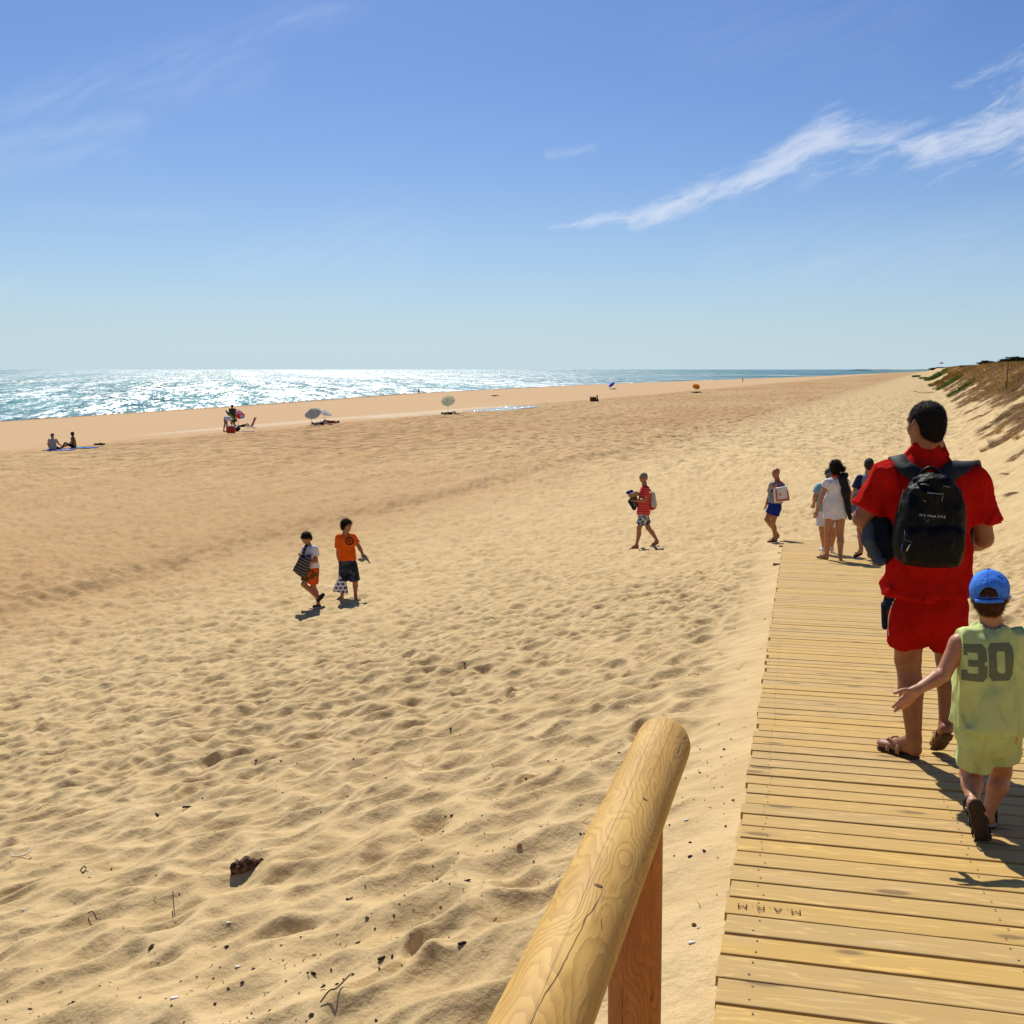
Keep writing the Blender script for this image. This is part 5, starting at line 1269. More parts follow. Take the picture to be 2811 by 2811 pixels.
def boy_white():
    g = ground_pt(872, 1666); y0 = g[1]; J_ = lambda px, py, dy=0: W(px, py, y0+dy); print('boy white y', y0)
    root = empty('person', G_(g), 'dark-haired boy in white T-shirt and orange shorts looking down as he walks', 'person')
    J = dict(head=J_(841, 1478), neck=J_(847, 1498), shL=J_(838, 1508, .05), shR=J_(864, 1508, -.08), elL=J_(833, 1532, -.0), wrL=J_(826, 1527, -.16), elR=J_(868, 1540, -.12), wrR=J_(838, 1547, -.26),
             chest=J_(852, 1520), pelvis=J_(857, 1562), hipL=J_(851, 1567, .05), hipR=J_(862, 1567, -.05), knL=J_(833, 1605, -.06), knR=J_(860, 1610, .06), anL=J_(868, 1638, .02), anR=J_(870, 1650, .05))
    J['heR'] = G_(J['anR']+np.array([.04, -.0, 0]), .02); J['toR'] = G_(J['heR']+np.array([-.13, -.10, 0]), .02); J['anR'] = J['heR']+np.array([-.01, 0, .07])
    J['heL'] = J_(884, 1636, .02); J['toL'] = J_(872, 1650, .0); J['upL'] = _n([-.6, -.1, -.7])*-1
    F_ = Fig(root, J, (-.45, -.75, -.50), (-.75, -.65), .86, .012, w=.95, dep=.72, hs=.95)
    F_.body(SK_T(), ('def', 'def')); F_.eyes(EYE())
    strands(hair_obj(root, J['head'], F_.face, .95, hairmat('hair_black', (0, 0, 0)), .009, (-.02, 1.0), inflate=.012, noise=.004), 2500, .022, .0022)
    F_.shirt(pattern('tee_white', 'blot', (.66, .66, .70), (.64, .64, .68), 9.), .60, hem=J_(857, 1556)[2], sw=(.078, .088), loose=.03)
    F_.shorts(pattern('orange_brown', 'blot', (.60, .075, .012), (.10, .055, .015), 5.), frac=.80, off=.022, flare=.02)
    for q in 'LR':
        up = J.get('up'+q, np.array([0, 0, 1.])); o = sobj('sandal', sole_prims(J['he'+q], J['to'+q], up, .9)+[cap(J['he'+q]+up*.03, J['he'+q]*.4+J['to'+q]*.6+up*.035, .037, .038)], .010, simple('dark_foam', (0, 0, 0)), root)
    b = empty('beach_bag', J_(826, 1582, -.3), 'dark patterned beach bag hugged against the hip of the boy in white', 'bag')
    O = J_(833, 1550, -.24); pl = [((px-833)*y0/F, -(py-1550)*y0/F) for px, py in ((824, 1526), (856, 1522), (850, 1550), (841, 1582), (828, 1584), (804, 1566))]
    sobj('bag_body', [extr(O, np.eye(3), pl, .07, .03, bulge=.03)], .012, pattern('bag_dark', 'bands', (.018, .016, .018), (.13, .12, .12), 16.), b, .01, lambda G, D: D+.008*n3(G*14, 4))
    V, Fc = ribbon(spline([J_(830, 1530, -.24), J_(836, 1510, -.2), J_(841, 1498, -.08), J_(852, 1502, .1)], 5), [(0, -1, .3)]*16, .06, .012); mk('bag_strap', V, Fc, pattern('bag_dark', 'bands', 0, 0), b)

def boy_orange():
    g = ground_pt(957, 1643); y0 = g[1]; J_ = lambda px, py, dy=0: W(px, py, y0+dy); print('boy orange y', y0)
    root = empty('person', G_(g), 'taller boy in bright orange T-shirt and denim shorts standing with his head turned right', 'person')
    J = dict(head=J_(952, 1443), neck=J_(949, 1465), shL=J_(930, 1477), shR=J_(968, 1475), elL=J_(928, 1520, .02), wrL=J_(935, 1553, -.04), elR=J_(987, 1503, .0), wrR=J_(995, 1520, -.06),
             chest=J_(950, 1490), pelvis=J_(954, 1543), hipL=J_(944, 1550), hipR=J_(966, 1550), knL=J_(944, 1597, -.04), knR=J_(975, 1597, .0), anL=J_(939, 1636), anR=J_(976, 1634))
    for q, dx in (('L', -.04), ('R', .05)): J['he'+q] = G_(J['an'+q]+np.array([0, .0, 0]), .0); J['to'+q] = G_(J['he'+q]+np.array([dx, -.15, 0]), .0); J['an'+q] = J['he'+q]+np.array([0, 0, .07])
    F_ = Fig(root, J, (.82, -.5, .0), (.05, -1), .93, .012, w=.93, dep=.62, hs=.97)
    F_.body(SK_T(), ('def', 'def')); F_.eyes(EYE())
    strands(hair_obj(root, J['head'], F_.face, .97, hairmat('hair_dkbrown', (0, 0, 0)), .009, (-.02, .95), inflate=.012, noise=.010), 3500, .05, .0022)
    sh = F_.shirt(cloth('orange_cotton', (.78, .115, .010), fold=1.2), .66, hem=J_(954, 1537)[2], sw=(.076, .086), loose=.022)
    R_ = np.linspace(0, 2*math.pi, 33); cells = [[(a[0]*r1, a[1]*r1), (b[0]*r1, b[1]*r1), (b[0]*r2, b[1]*r2), (a[0]*r2, a[1]*r2)] for r1, r2 in ((.058, .084),) for a, b in zip([(math.cos(t), math.sin(t)) for t in R_[:-1]], [(math.cos(t), math.sin(t)) for t in R_[1:]])]
    cells += strokes_to_cells([[(-.03, .032), (-.03, -.03), (.0, -.035)], [(-.032, .03), (.03, .036)], [(-.02, -.01), (.0, .01), (.04, .012), (.046, -.006)], [(.0, .034), (.004, -.03), (.03, -.04)], [(-.02, .012), (.02, -.02)]], .011)
    decal('emblem', cells, J_(953, 1490, -.3), (1, 0, 0), (0, 0, 1), (0, 1, 0), sh, simple('emblem_black', (.015, .01, .01), .8), sh, .004)
    F_.shorts(NTdenim(), frac=.98, off=.022, flare=.030)
    t = empty('beach_bats', J_(1003, 1545, -.1), 'pair of grey bats dangling from the hand of the boy in orange', 'bats')
    for (a, b_, c) in (((998, 1523), (1003, 1534), (993, 1538)), ((1001, 1524), (1010, 1538), (1014, 1545))):
        A, B, C = J_(*a, -.08), J_(*b_, -.10), J_(*c, -.12)
        sobj('bat', [cap(A, B, .022, .022, k=.01), cap(B, C, .055 if c[0] < 1000 else .026, .075 if c[0] < 1000 else .03, (.2, .6, .77), .22, k=.02)], .009, simple('bat_grey', (.13, .145, .15), .5), t)
    b = empty('carrier_bag', J_(932, 1628, -.05), 'white bag with blue dashes held low by the boy in orange', 'bag')
    O = J_(933, 1605, -.06); pl = [((px-933)*y0/F, -(py-1605)*y0/F) for px, py in ((934, 1576), (946, 1578), (955, 1630), (911, 1623))]
    sobj('bag_body', [extr(O, np.eye(3), pl, .05, .02, bulge=.03)], .010, pattern('bag_dash', 'dash', (.66, .68, .74), (.03, .04, .08), 7.), b, .01, lambda G, D: D+.005*n3(G*14, 4))
    V, Fc = tube([J_(934, 1577, -.06), J_(936, 1560, -.05), J_(944, 1577, -.06)], .010, 6); mk('bag_handle', V, Fc, simple('white_plastic', (.7, .7, .75)), b)
def NTdenim():
    if 'denim' in _mc: return _mc['denim']
    t = NT('denim'); o = t.obj(); c = t.mix(t.mr(t.noise(o, 7, 3), .42, .62), (.014, .017, .028), (.06, .07, .09)); _mc['denim'] = t.out(c, .9, t.bump(t.noise(o, 20, 3), .01), .1); return _mc['denim']

# ------------------------------------------------------------------ things on the beach
def rotz(v, a): c, s = math.cos(a), math.sin(a); v = np.asarray(v, float); return np.stack([v[..., 0]*c-v[..., 1]*s, v[..., 0]*s+v[..., 1]*c, v[..., 2]], -1)
def far_person(px, py, pose, label, skin, top=None, bottom=None, hair='hair_dkbrown', yaw=0.0, s=1.0, h=.022, group=None, extra=None, lift=0.0):
    """pose in a local frame: x right, y away, z up; turned by yaw"""
    g = G_(ground_pt(px, py)); g[2] += lift; root = empty('person', g, label, 'person', group)
    T = lambda a, b, c: g+rotz(np.array([a, b, c])*s, yaw)
    if pose == 'stand':
        J = dict(head=(0, .02, 1.63), neck=(0, 0, 1.48), shL=(-.17, 0, 1.42), shR=(.17, 0, 1.42), elL=(-.24, .03, 1.13), wrL=(-.22, .14, .9), elR=(.24, .03, 1.13), wrR=(.22, .14, .9), chest=(0, 0, 1.25), pelvis=(0, 0, .92),
                 hipL=(-.09, 0, .88), hipR=(.09, 0, .88), knL=(-.10, .05, .48), knR=(.11, -.05, .48), anL=(-.10, .06, .08), anR=(.12, -.12, .08), heL=(-.10, .04, .0), toL=(-.12, .24, .0), heR=(.12, -.15, .0), toR=(.15, .05, .0))
    elif pose == 'sit_back':   # on the sand, seen from behind, knees spread
        J = dict(head=(0, .02, .78), neck=(0, .02, .62), shL=(-.19, .02, .55), shR=(.19, .02, .55), elL=(-.27, .1, .33), wrL=(-.30, .28, .25), elR=(.30, .06, .33), wrR=(.33, .22, .25), chest=(0, .02, .40), pelvis=(0, 0, .10),
                 hipL=(-.10, .04, .10), hipR=(.10, .04, .10), knL=(-.36, .22, .34), knR=(.36, .22, .12), anL=(-.30, .42, .06), anR=(.05, .38, .06), heL=(-.30, .40, 0), toL=(-.34, .58, 0), heR=(.05, .36, 0), toR=(-.1, .42, 0))
    elif pose == 'sit_side':   # facing -x, leaning back on one hand
        J = dict(head=(-.02, 0, .80), neck=(0, 0, .64), shL=(0, -.17, .56), shR=(0, .17, .56), elL=(.10, -.22, .32), wrL=(.20, -.22, .05), elR=(-.14, .2, .36), wrR=(-.26, .12, .30), chest=(.01, 0, .40), pelvis=(.04, 0, .11),
                 hipL=(0, -.09, .11), hipR=(0, .09, .11), knL=(-.38, -.12, .32), knR=(-.36, .14, .18), anL=(-.62, -.12, .07), anR=(-.66, .10, .06), heL=(-.60, -.12, 0), toL=(-.80, -.12, .03), heR=(-.64, .1, 0), toR=(-.84, .1, .04))
    elif pose == 'lie':        # along x, head at -x
        J = dict(head=(-.80, 0, .16), neck=(-.62, 0, .11), shL=(-.55, -.18, .10), shR=(-.55, .18, .10), elL=(-.30, -.28, .06), wrL=(-.05, -.25, .05), elR=(-.70, .32, .07), wrR=(-.90, .15, .06), chest=(-.42, 0, .13), pelvis=(-.05, 0, .12),
                 hipL=(-.02, -.09, .11), hipR=(-.02, .09, .11), knL=(.40, -.10, .14), knR=(.38, .10, .30), anL=(.80, -.10, .07), anR=(.70, .1, .07), heL=(.84, -.10, .02), toL=(.88, -.10, .18), heR=(.72, .1, .0), toR=(.90, .1, .02))
    elif pose == 'bend':       # facing +x, bent over, hands low
        J = dict(head=(.52, 0, .72), neck=(.38, 0, .82), shL=(.32, -.17, .84), shR=(.32, .17, .84), elL=(.38, -.2, .58), wrL=(.42, -.15, .36), elR=(.40, .2, .58), wrR=(.46, .15, .36), chest=(.20, 0, .94), pelvis=(-.08, 0, .93),
                 hipL=(-.08, -.09, .90), hipR=(-.08, .09, .90), knL=(-.12, -.12, .47), knR=(-.04, .12, .47), anL=(-.22, -.13, .08), anR=(-.08, .13, .08), heL=(-.24, -.13, 0), toL=(-.04, -.14, 0), heR=(-.1, .13, 0), toR=(.1, .14, 0))
    Jw = {k: T(*v) for k, v in J.items()}
    fw = {'stand': (0, 1, -.05), 'sit_back': (-.2, 1, 0), 'sit_side': (-1, .3, .0), 'lie': (-.25, 0, 1), 'bend': (.6, 0, -.8)}[pose]; fd = rotz(np.array(fw, float), yaw)
    fwd = rotz(np.array({'lie': (0, 0, 1.), 'bend': (1., 0, 0), 'sit_side': (-1., 0, 0)}.get(pose, (0, 1., 0))), yaw)
    F_ = Fig(root, Jw, fd, fwd if pose != 'lie' else rotz(np.array((0, 1., 0)), yaw), s, h)
    if pose == 'lie': F_.fwd = np.array([0, 0, 1.]); F_.side = rotz(np.array((0, 1., 0)), yaw)
    F_.body(skin, (None, None) if h > .03 else ('def', 'def'))
    hair_obj(root, Jw['head'], F_.face, s, hairmat(hair, (.02, .012, .008)), h*.8, (-.04, .8), inflate=.012)
    if top is not None:
        P = F_.torso(.012, .02)
        for q in 'LR': a, b = Jw['sh'+q], Jw['el'+q]; e = a+(b-a)*.5; P.append(cap(a, e, .068*s, .074*s, cut=(e, b-a)))
        sobj('shirt', P, h, top, root, .03)
    if bottom is not None:
        pe = Jw['pelvis']; P = [cap(pe+(Jw['chest']-pe)*.15, pe, .170*s, .175*s, F_.fwd, .66)]
        for q in 'LR': a, b = Jw['hip'+q], Jw['kn'+q]; e = a+(b-a)*.5; P.append(cap(a, e, .105*s, .095*s, cut=(e, b-a)))
        sobj('shorts', P, h, bottom, root, .02)
    return root, F_, g
def umbrella(g, R, hgt, tilt, az, c1, c2, label, n=8, flat=.34, pole_lean=(0, 0), droop=0.0, seed=1):
    """g foot on the sand; canopy tilted by tilt towards az"""
    root = empty('beach_umbrella', g, label, 'beach umbrella')
    top = g+np.array([pole_lean[0], pole_lean[1], hgt]); ax = np.array([math.sin(az)*math.sin(tilt), math.cos(az)*math.sin(tilt), math.cos(tilt)])
    a = _n(np.cross(ax, [0, 1, .2])); b = np.cross(ax, a); R_ = random.Random(seed)
    NR, V, Fc, mi = 7, [], [], []
    K = 6
    for i in range(NR+1):
        r = i/NR
        for j in range(n*K):
            th = 2*math.pi*j/(n*K); fr = (j % K)/K; sag = math.sin(math.pi*fr)
            rr = R*r*(1-.07*sag*r); z = -flat*R*(r**1.7)-.045*R*sag*r*(1 if r < .99 else 1.3) - droop*R*r*r*(.5+.5*math.sin(th*2+seed))+R_.uniform(-1, 1)*.006*(droop > 0)
            V.append(top+a*rr*math.cos(th)+b*rr*math.sin(th)+ax*z)
    N = n*K
    for i in range(NR):
        for j in range(N):
            k = (j+1) % N; Fc.append([i*N+j, i*N+k, (i+1)*N+k, (i+1)*N+j])
    o = mk('canopy', V, Fc, [c1, c2], root, True)
    for idx, p in enumerate(o.data.polygons): p.material_index = ((idx % N)//K) % 2
    foot = g-np.array([0, 0, .15]); mt = simple('pole_white', (.55, .55, .55), .4)
    P, Q = tube([foot, foot*.5+top*.5, top+ax*.07], .014*max(1, R/1.1)*1.25, 8); mk('pole', P, Q, mt, root)
    for j in range(n):
        th = 2*math.pi*j/n; d = a*math.cos(th)+b*math.sin(th)
        P, Q = tube([top+d*R*t-ax*(flat*R*t**1.7+.012) for t in (0, .25, .5, .75, 1)], .006, 4); mk('rib', P, Q, mt, root)
    return root
def umat(name, c1, c2=None, tr=.45, sc=5.):
    if name in _mc: return _mc[name]
    t = NT(name); o = t.obj(); c = t.mix(t.mr(t.noise(o, 4, 4, .6), .35, .65), c1, tuple(k*.82 for k in c1))
    if c2: c = t.mix(t.mr(t.math('FRACT', t.math('MULTIPLY', t.xyz(o)[2], sc)), .48, .52), c1, c2)
    df = t.n('ShaderNodeBsdfDiffuse', {'Color': c}); tl = t.n('ShaderNodeBsdfTranslucent', {'Color': c}); mx = t.n('ShaderNodeMixShader', {0: tr}); t.t.links.new(df.outputs[0], mx.inputs[1]); t.t.links.new(tl.outputs[0], mx.inputs[2])
    t.t.links.new(mx.outputs[0], t.n('ShaderNodeOutputMaterial').inputs[0]); _mc[name] = t.m; return t.m
def lump(name, prims, mat, label, cat, base, h=.02, k=.02, noise=.008, group=None):
    r = tag(sobj(name, prims, h, mat, None, k, lambda G, D: D+noise*n3(G*14, 4)), label, cat, group); return r
def towel_flat(g, L, Wd, yaw, mat, label, name='towel'):
    nx, ny = 14, 10; V = []; Fc = []
    for lay in (0, 1):
        for i in range(nx+1):
            for j in range(ny+1):
                x, y = (i/nx-.5)*L, (j/ny-.5)*Wd; p = rotz(np.array([x, y, 0.]), yaw)+np.array([g[0], g[1], 0])
                V.append([p[0], p[1], 0])
    V = np.array(V); z = ground_h(V[:, 0], V[:, 1]); nz = .03*fbm2(V[:, 0]*4, V[:, 1]*4, 4, 3); n = (nx+1)*(ny+1)
    V[:, 2] = z+np.abs(nz)+.03; V[n:, 2] -= .022
    for lay in (0, 1):
        for i in range(nx):
            for j in range(ny):
                a = lay*n+i*(ny+1)+j; q = [a, a+ny+1, a+ny+2, a+1]; Fc.append(q if lay == 0 else q[::-1])
    rim = [i*(ny+1) for i in range(nx+1)]+[nx*(ny+1)+j for j in range(1, ny+1)]+[i*(ny+1)+ny for i in range(nx-1, -1, -1)]+[j for j in range(ny-1, 0, -1)]
    for a, b in zip(rim, rim[1:]+rim[:1]): Fc.append([a, b, b+n, a+n])
    return tag(mk(name, V, Fc, mat, None, True), label, 'towel')
def beach_people():
    sk, skt = SK_M(), SK_T()
    blue = cloth('towel_bright', (.02, .09, .50)); dk = cloth('dark_cloth', (.012, .013, .02))
    # pair sitting by the towels, left
    r, F_, g = far_person(146, 1236, 'sit_back', 'man in striped grey shirt and cap sitting on the sand with his back turned', skt, pattern('grey_stripe', 'stripe', (.30, .33, .33), (.36, .24, .20), 7.), dk, 'hair_grey', 0, 1.02)
    sobj('cap', [ell(F_.J['head']+np.array([0, 0, .06]), F_.R, (.095, .11, .08)), cap(F_.J['head']+F_.face*.07+np.array([0, 0, .05]), F_.J['head']+F_.face*.15+np.array([0, 0, .03]), .06, None, (0, 0, 1), .3)], .018, cloth('cap_navy', (.02, .03, .06)), r)
    towel_flat(g+np.array([.35, -.02, 0]), 1.5, .9, .1, cloth('towel_pale', (.22, .28, .55)), 'pale blue towel under the sitting man in the striped shirt')
    r, F_, g = far_person(202, 1230, 'sit_side', 'tanned woman in yellow swimsuit sitting and leaning back beside a blue towel', skinmat('skin_deep', (.20, .07, .035)), None, dk, 'hair_auburn', 0, 1.0)
    sobj('swimsuit', [cap(F_.J['chest'], F_.J['pelvis'], .150, .145, F_.fwd, .85)], .022, cloth('yellow_suit', (.28, .22, .03)), r)
    towel_flat(g+np.array([.62, .0, 0]), 1.2, .9, -.1, pattern('blue_aqua', 'blot', (.02, .09, .50), (.04, .32, .42), 2.2), 'crumpled bright blue and turquoise towel on the sand')
    g = G_(ground_pt(268, 1222)); o = None
    root = empty('shoes', g, 'small dark heap of shoes left on the sand right of the sitting pair', 'shoes')
    for k, dx in enumerate((-.16, .02, .2)): sobj('shoe', [cap(g+np.array([dx, 0, .04]), g+np.array([dx+.16, .05*k, .06+.04*(k == 1)]), .06, .045)], .018, dk, root)
    # family with the red umbrella
    r, F_, g = far_person(640, 1176, 'stand', 'person standing behind a red cool bag and holding a folded colourful parasol', skt, cloth('olive_top', (.05, .06, .04)), dk, 'hair_dkbrown', .2, 1.02)
    J_ = lambda px, py, dy=0: W(px, py, g[1]+dy)
    fu = empty('folded_parasol', J_(640, 1150, -.3), 'folded blue and yellow parasol slanting from the arms of the standing person', 'beach umbrella')
    sobj('blue_cloth', [cap(J_(620, 1128, -.3), J_(632, 1141, -.3), .05, .12)], .02, cloth('para_blue', (.03, .06, .18)), fu); sobj('yellow_cloth', [cap(J_(631, 1140, -.3), J_(640, 1149, -.3), .13, .17)], .02, cloth('para_yellow', (.32, .30, .03)), fu); sobj('green_cloth', [cap(J_(640, 1148, -.3), J_(647, 1154, -.3), .15, .12)], .02, cloth('para_green', (.03, .10, .10)), fu)
    far_person(624, 1184, 'bend', 'person in white top bending down over a red cool bag', skinmat('skin_deep', (0, 0, 0)), cloth('white_cotton', (.68, .68, .72)), cloth('grey_bottom', (.2, .2, .2)), 'hair_black', 0, .98)
    g2 = ground_pt(635, 1188); J2 = lambda px, py, dy=0: W(px, py, g2[1]+dy); G2 = G_(g2)
    cb = empty('cool_bag', G2, 'bright red cool bag standing on the sand in front of the bending person', 'bag')
    bm = bmesh.new(); box_bm(bm, G2+np.array([0, 0, .22]), (.56, .36, .44), bev=.06); bm_obj('bag_body', bm, simple('cool_red', (.50, .035, .008), .6), cb, True)
    bm = bmesh.new(); box_bm(bm, G2+np.array([.02, 0, .47]), (.42, .30, .12), bev=.05); bm_obj('bag_lid', bm, simple('cool_white', (.5, .5, .52), .6), cb, True)
    g3 = G_(ground_pt(653, 1184)); lump('dark_bag', [cap(g3+np.array([-.05, 0, .14]), g3+np.array([.05, 0, .20]), .16, .14)], simple('black_canvas', (.010, .011, .014), .8), 'small black bag on the sand beside the red cool bag', 'bag', g3, .025)
    g4 = G_(ground_pt(681, 1184)); towel_flat(g4, .9, .5, .2, pattern('paper', 'blot', (.55, .55, .56), (.10, .11, .13), 5.), 'black and white towel below the low beach chair')
    g5 = G_(ground_pt(688, 1174)); ch = empty('beach_chair', g5, 'low reddish beach chair with reclined back at the family camp', 'beach chair'); T = lambda a, b, c: g5+np.array([a, b, c])
    redc = simple('chair_red', (.30, .07, .06), .7); al = simple('alu', (.6, .6, .6), .35, Metallic=.8)
    for nm, L in (('backrest', [T(.12, 0, .16), T(.40, 0, .78)]), ('seat', [T(-.35, 0, .20), T(.12, 0, .16)])):
        V, Fc = ribbon(L, [(-.9, 0, .4) if nm == 'backrest' else (0, 0, 1)]*2, .52, .03); mk(nm, V, Fc, redc, ch)
    for sgn in (-.27, .27):
        for L in ([T(-.35, sgn, .2), T(.12, sgn, .16), T(.41, sgn, .8)], [T(-.3, sgn, 0), T(.1, sgn, .28)], [T(.3, sgn, 0), T(0, sgn, .2)]):
            V, Fc = tube(L, .014, 6); mk('chair_frame', V, Fc, al, ch)
    far_person(668, 1172, 'lie', 'person lying on the sand in front of the low beach chair', skinmat('skin_deep', (0, 0, 0)), None, dk, 'hair_black', .15, .8)
    g6 = G_(ground_pt(654, 1172)); umbrella(g6, .56, 1.15, .75, 2.3, umat('um_red', (.75, .05, .035)), umat('um_bands', (.62, .64, .72), (.14, .2, .5)), 'red, white and blue striped beach umbrella tilted beside the family', pole_lean=(.10, 0))
    # grey and white umbrellas
    g7 = G_(ground_pt(856, 1168)); 
    grey = umat('um_grey', (.46, .51, .52), None, .5)
    umbrella(g7, .70, 1.30, .50, 3.6, grey, grey, 'weathered grey beach umbrella with sagging edges', droop=.28, flat=.50, seed=4)
    g8 = G_(ground_pt(891, 1160)); whm = umat('um_white', (.72, .73, .78)); umbrella(g8, .68, 1.02, .30, 2.0, whm, whm, 'plain white beach umbrella right of the grey one', flat=.36, pole_lean=(.05, 0))
    far_person(884, 1167, 'lie', 'person lying on a towel below the grey umbrella', skinmat('skin_deep', (0, 0, 0)), dk, dk, 'hair_black', .05, .95)
    far_person(905, 1162, 'lie', 'second sunbather lying below the white umbrella, further right', skinmat('skin_deep', (0, 0, 0)), cloth('red_scarf_c', (.3, .03, .02)), dk, 'hair_black', 3.0, .95)
    # pale green umbrella by the pale pan
    g9 = G_(ground_pt(1230, 1131)); um = umbrella(g9, .74, 1.32, .85, 3.2, umat('um_pale', (.66, .68, .50), None, .7), umat('um_pale2', (.58, .68, .56), None, .7), 'pale green and cream beach umbrella tilted towards the dune', flat=.30)
    far_person(1236, 1138, 'lie', 'dark sunbather lying in front of the pale green umbrella', skinmat('skin_deep', (0, 0, 0)), dk, dk, 'hair_black', 0, 1.0, .03)
    # further along
    far_person(1640, 1102, 'sit_side', 'person sitting far off beside a small brown windbreak', skinmat('skin_deep', (0, 0, 0)), None, dk, 'hair_black', 0, .95, .035)
    gw = G_(ground_pt(1629, 1103)); wb = empty('windbreak', gw, 'small brown windbreak on the far sand beside a sitting person', 'windbreak')
    V, Fc = ribbon([gw+np.array([-.45, 0, .35]), gw+np.array([0, .15, .35]), gw+np.array([.4, 0, .35])], [(0, -1, 0)]*3, .6, .04); mk('cloth', V, Fc, cloth('brown_cloth', (.10, .05, .03)), wb)
    for dx in (-.45, 0, .4): V, Fc = tube([gw+np.array([dx, .08 if dx == 0 else 0, -.1]), gw+np.array([dx, .08 if dx == 0 else 0, .85])], .03, 6); mk('stake', V, Fc, simple('stake_wood', (.2, .11, .05)), wb)
    gb = G_(ground_pt(1677, 1069)); bl = umat('um_blue', (.03, .12, .80)); umbrella(gb, 1.0, 1.45, .75, 4.2, bl, bl, 'bright blue beach umbrella far off near the waterline', flat=.35)
    far_person(1684, 1069, 'lie', 'tiny sunbather below the far blue umbrella', skinmat('skin_deep', (0, 0, 0)), None, dk, 'hair_black', 0, 1.0, .045)
    go = G_(ground_pt(1912, 1078)); umbrella(go, .75, 1.4, .8, 3.0, umat('um_orange', (.75, .12, .03)), umat('um_amber', (.75, .38, .05)), 'orange and yellow beach umbrella far along the beach', flat=.42)
    far_person(1914, 1079, 'lie', 'sunbather lying below the far orange umbrella', skinmat('skin_deep', (0, 0, 0)), dk, dk, 'hair_black', 0, 1.1, .045)
    far_person(2039, 1050, 'stand', 'tiny reddish figure standing far along the beach beyond the orange umbrella', skinmat('skin_deep', (0, 0, 0)), cloth('far_red', (.3, .05, .03)), dk, 'hair_black', 1, 1.0, .05)
    far_person(2303, 1030, 'stand', 'tiny dark figure at the distant water edge behind the walking group', skt, dk, dk, 'hair_black', .5, 1.0, .06)
    far_person(2432, 1028, 'stand', 'tiny dark figure on the distant sand left of the dune', skt, dk, dk, 'hair_black', 0, 1.0, .06)
    far_person(1360, 1088, 'lie', 'tiny dark sunbather lying near the waterline, left of the blue umbrella', skt, dk, dk, 'hair_black', 0, .9, .045)
    far_person(1150, 1081, 'stand', 'bather standing waist-deep at the edge of the glittering sea', skt, None, dk, 'hair_black', 0, 1.0, .045, lift=-.3)

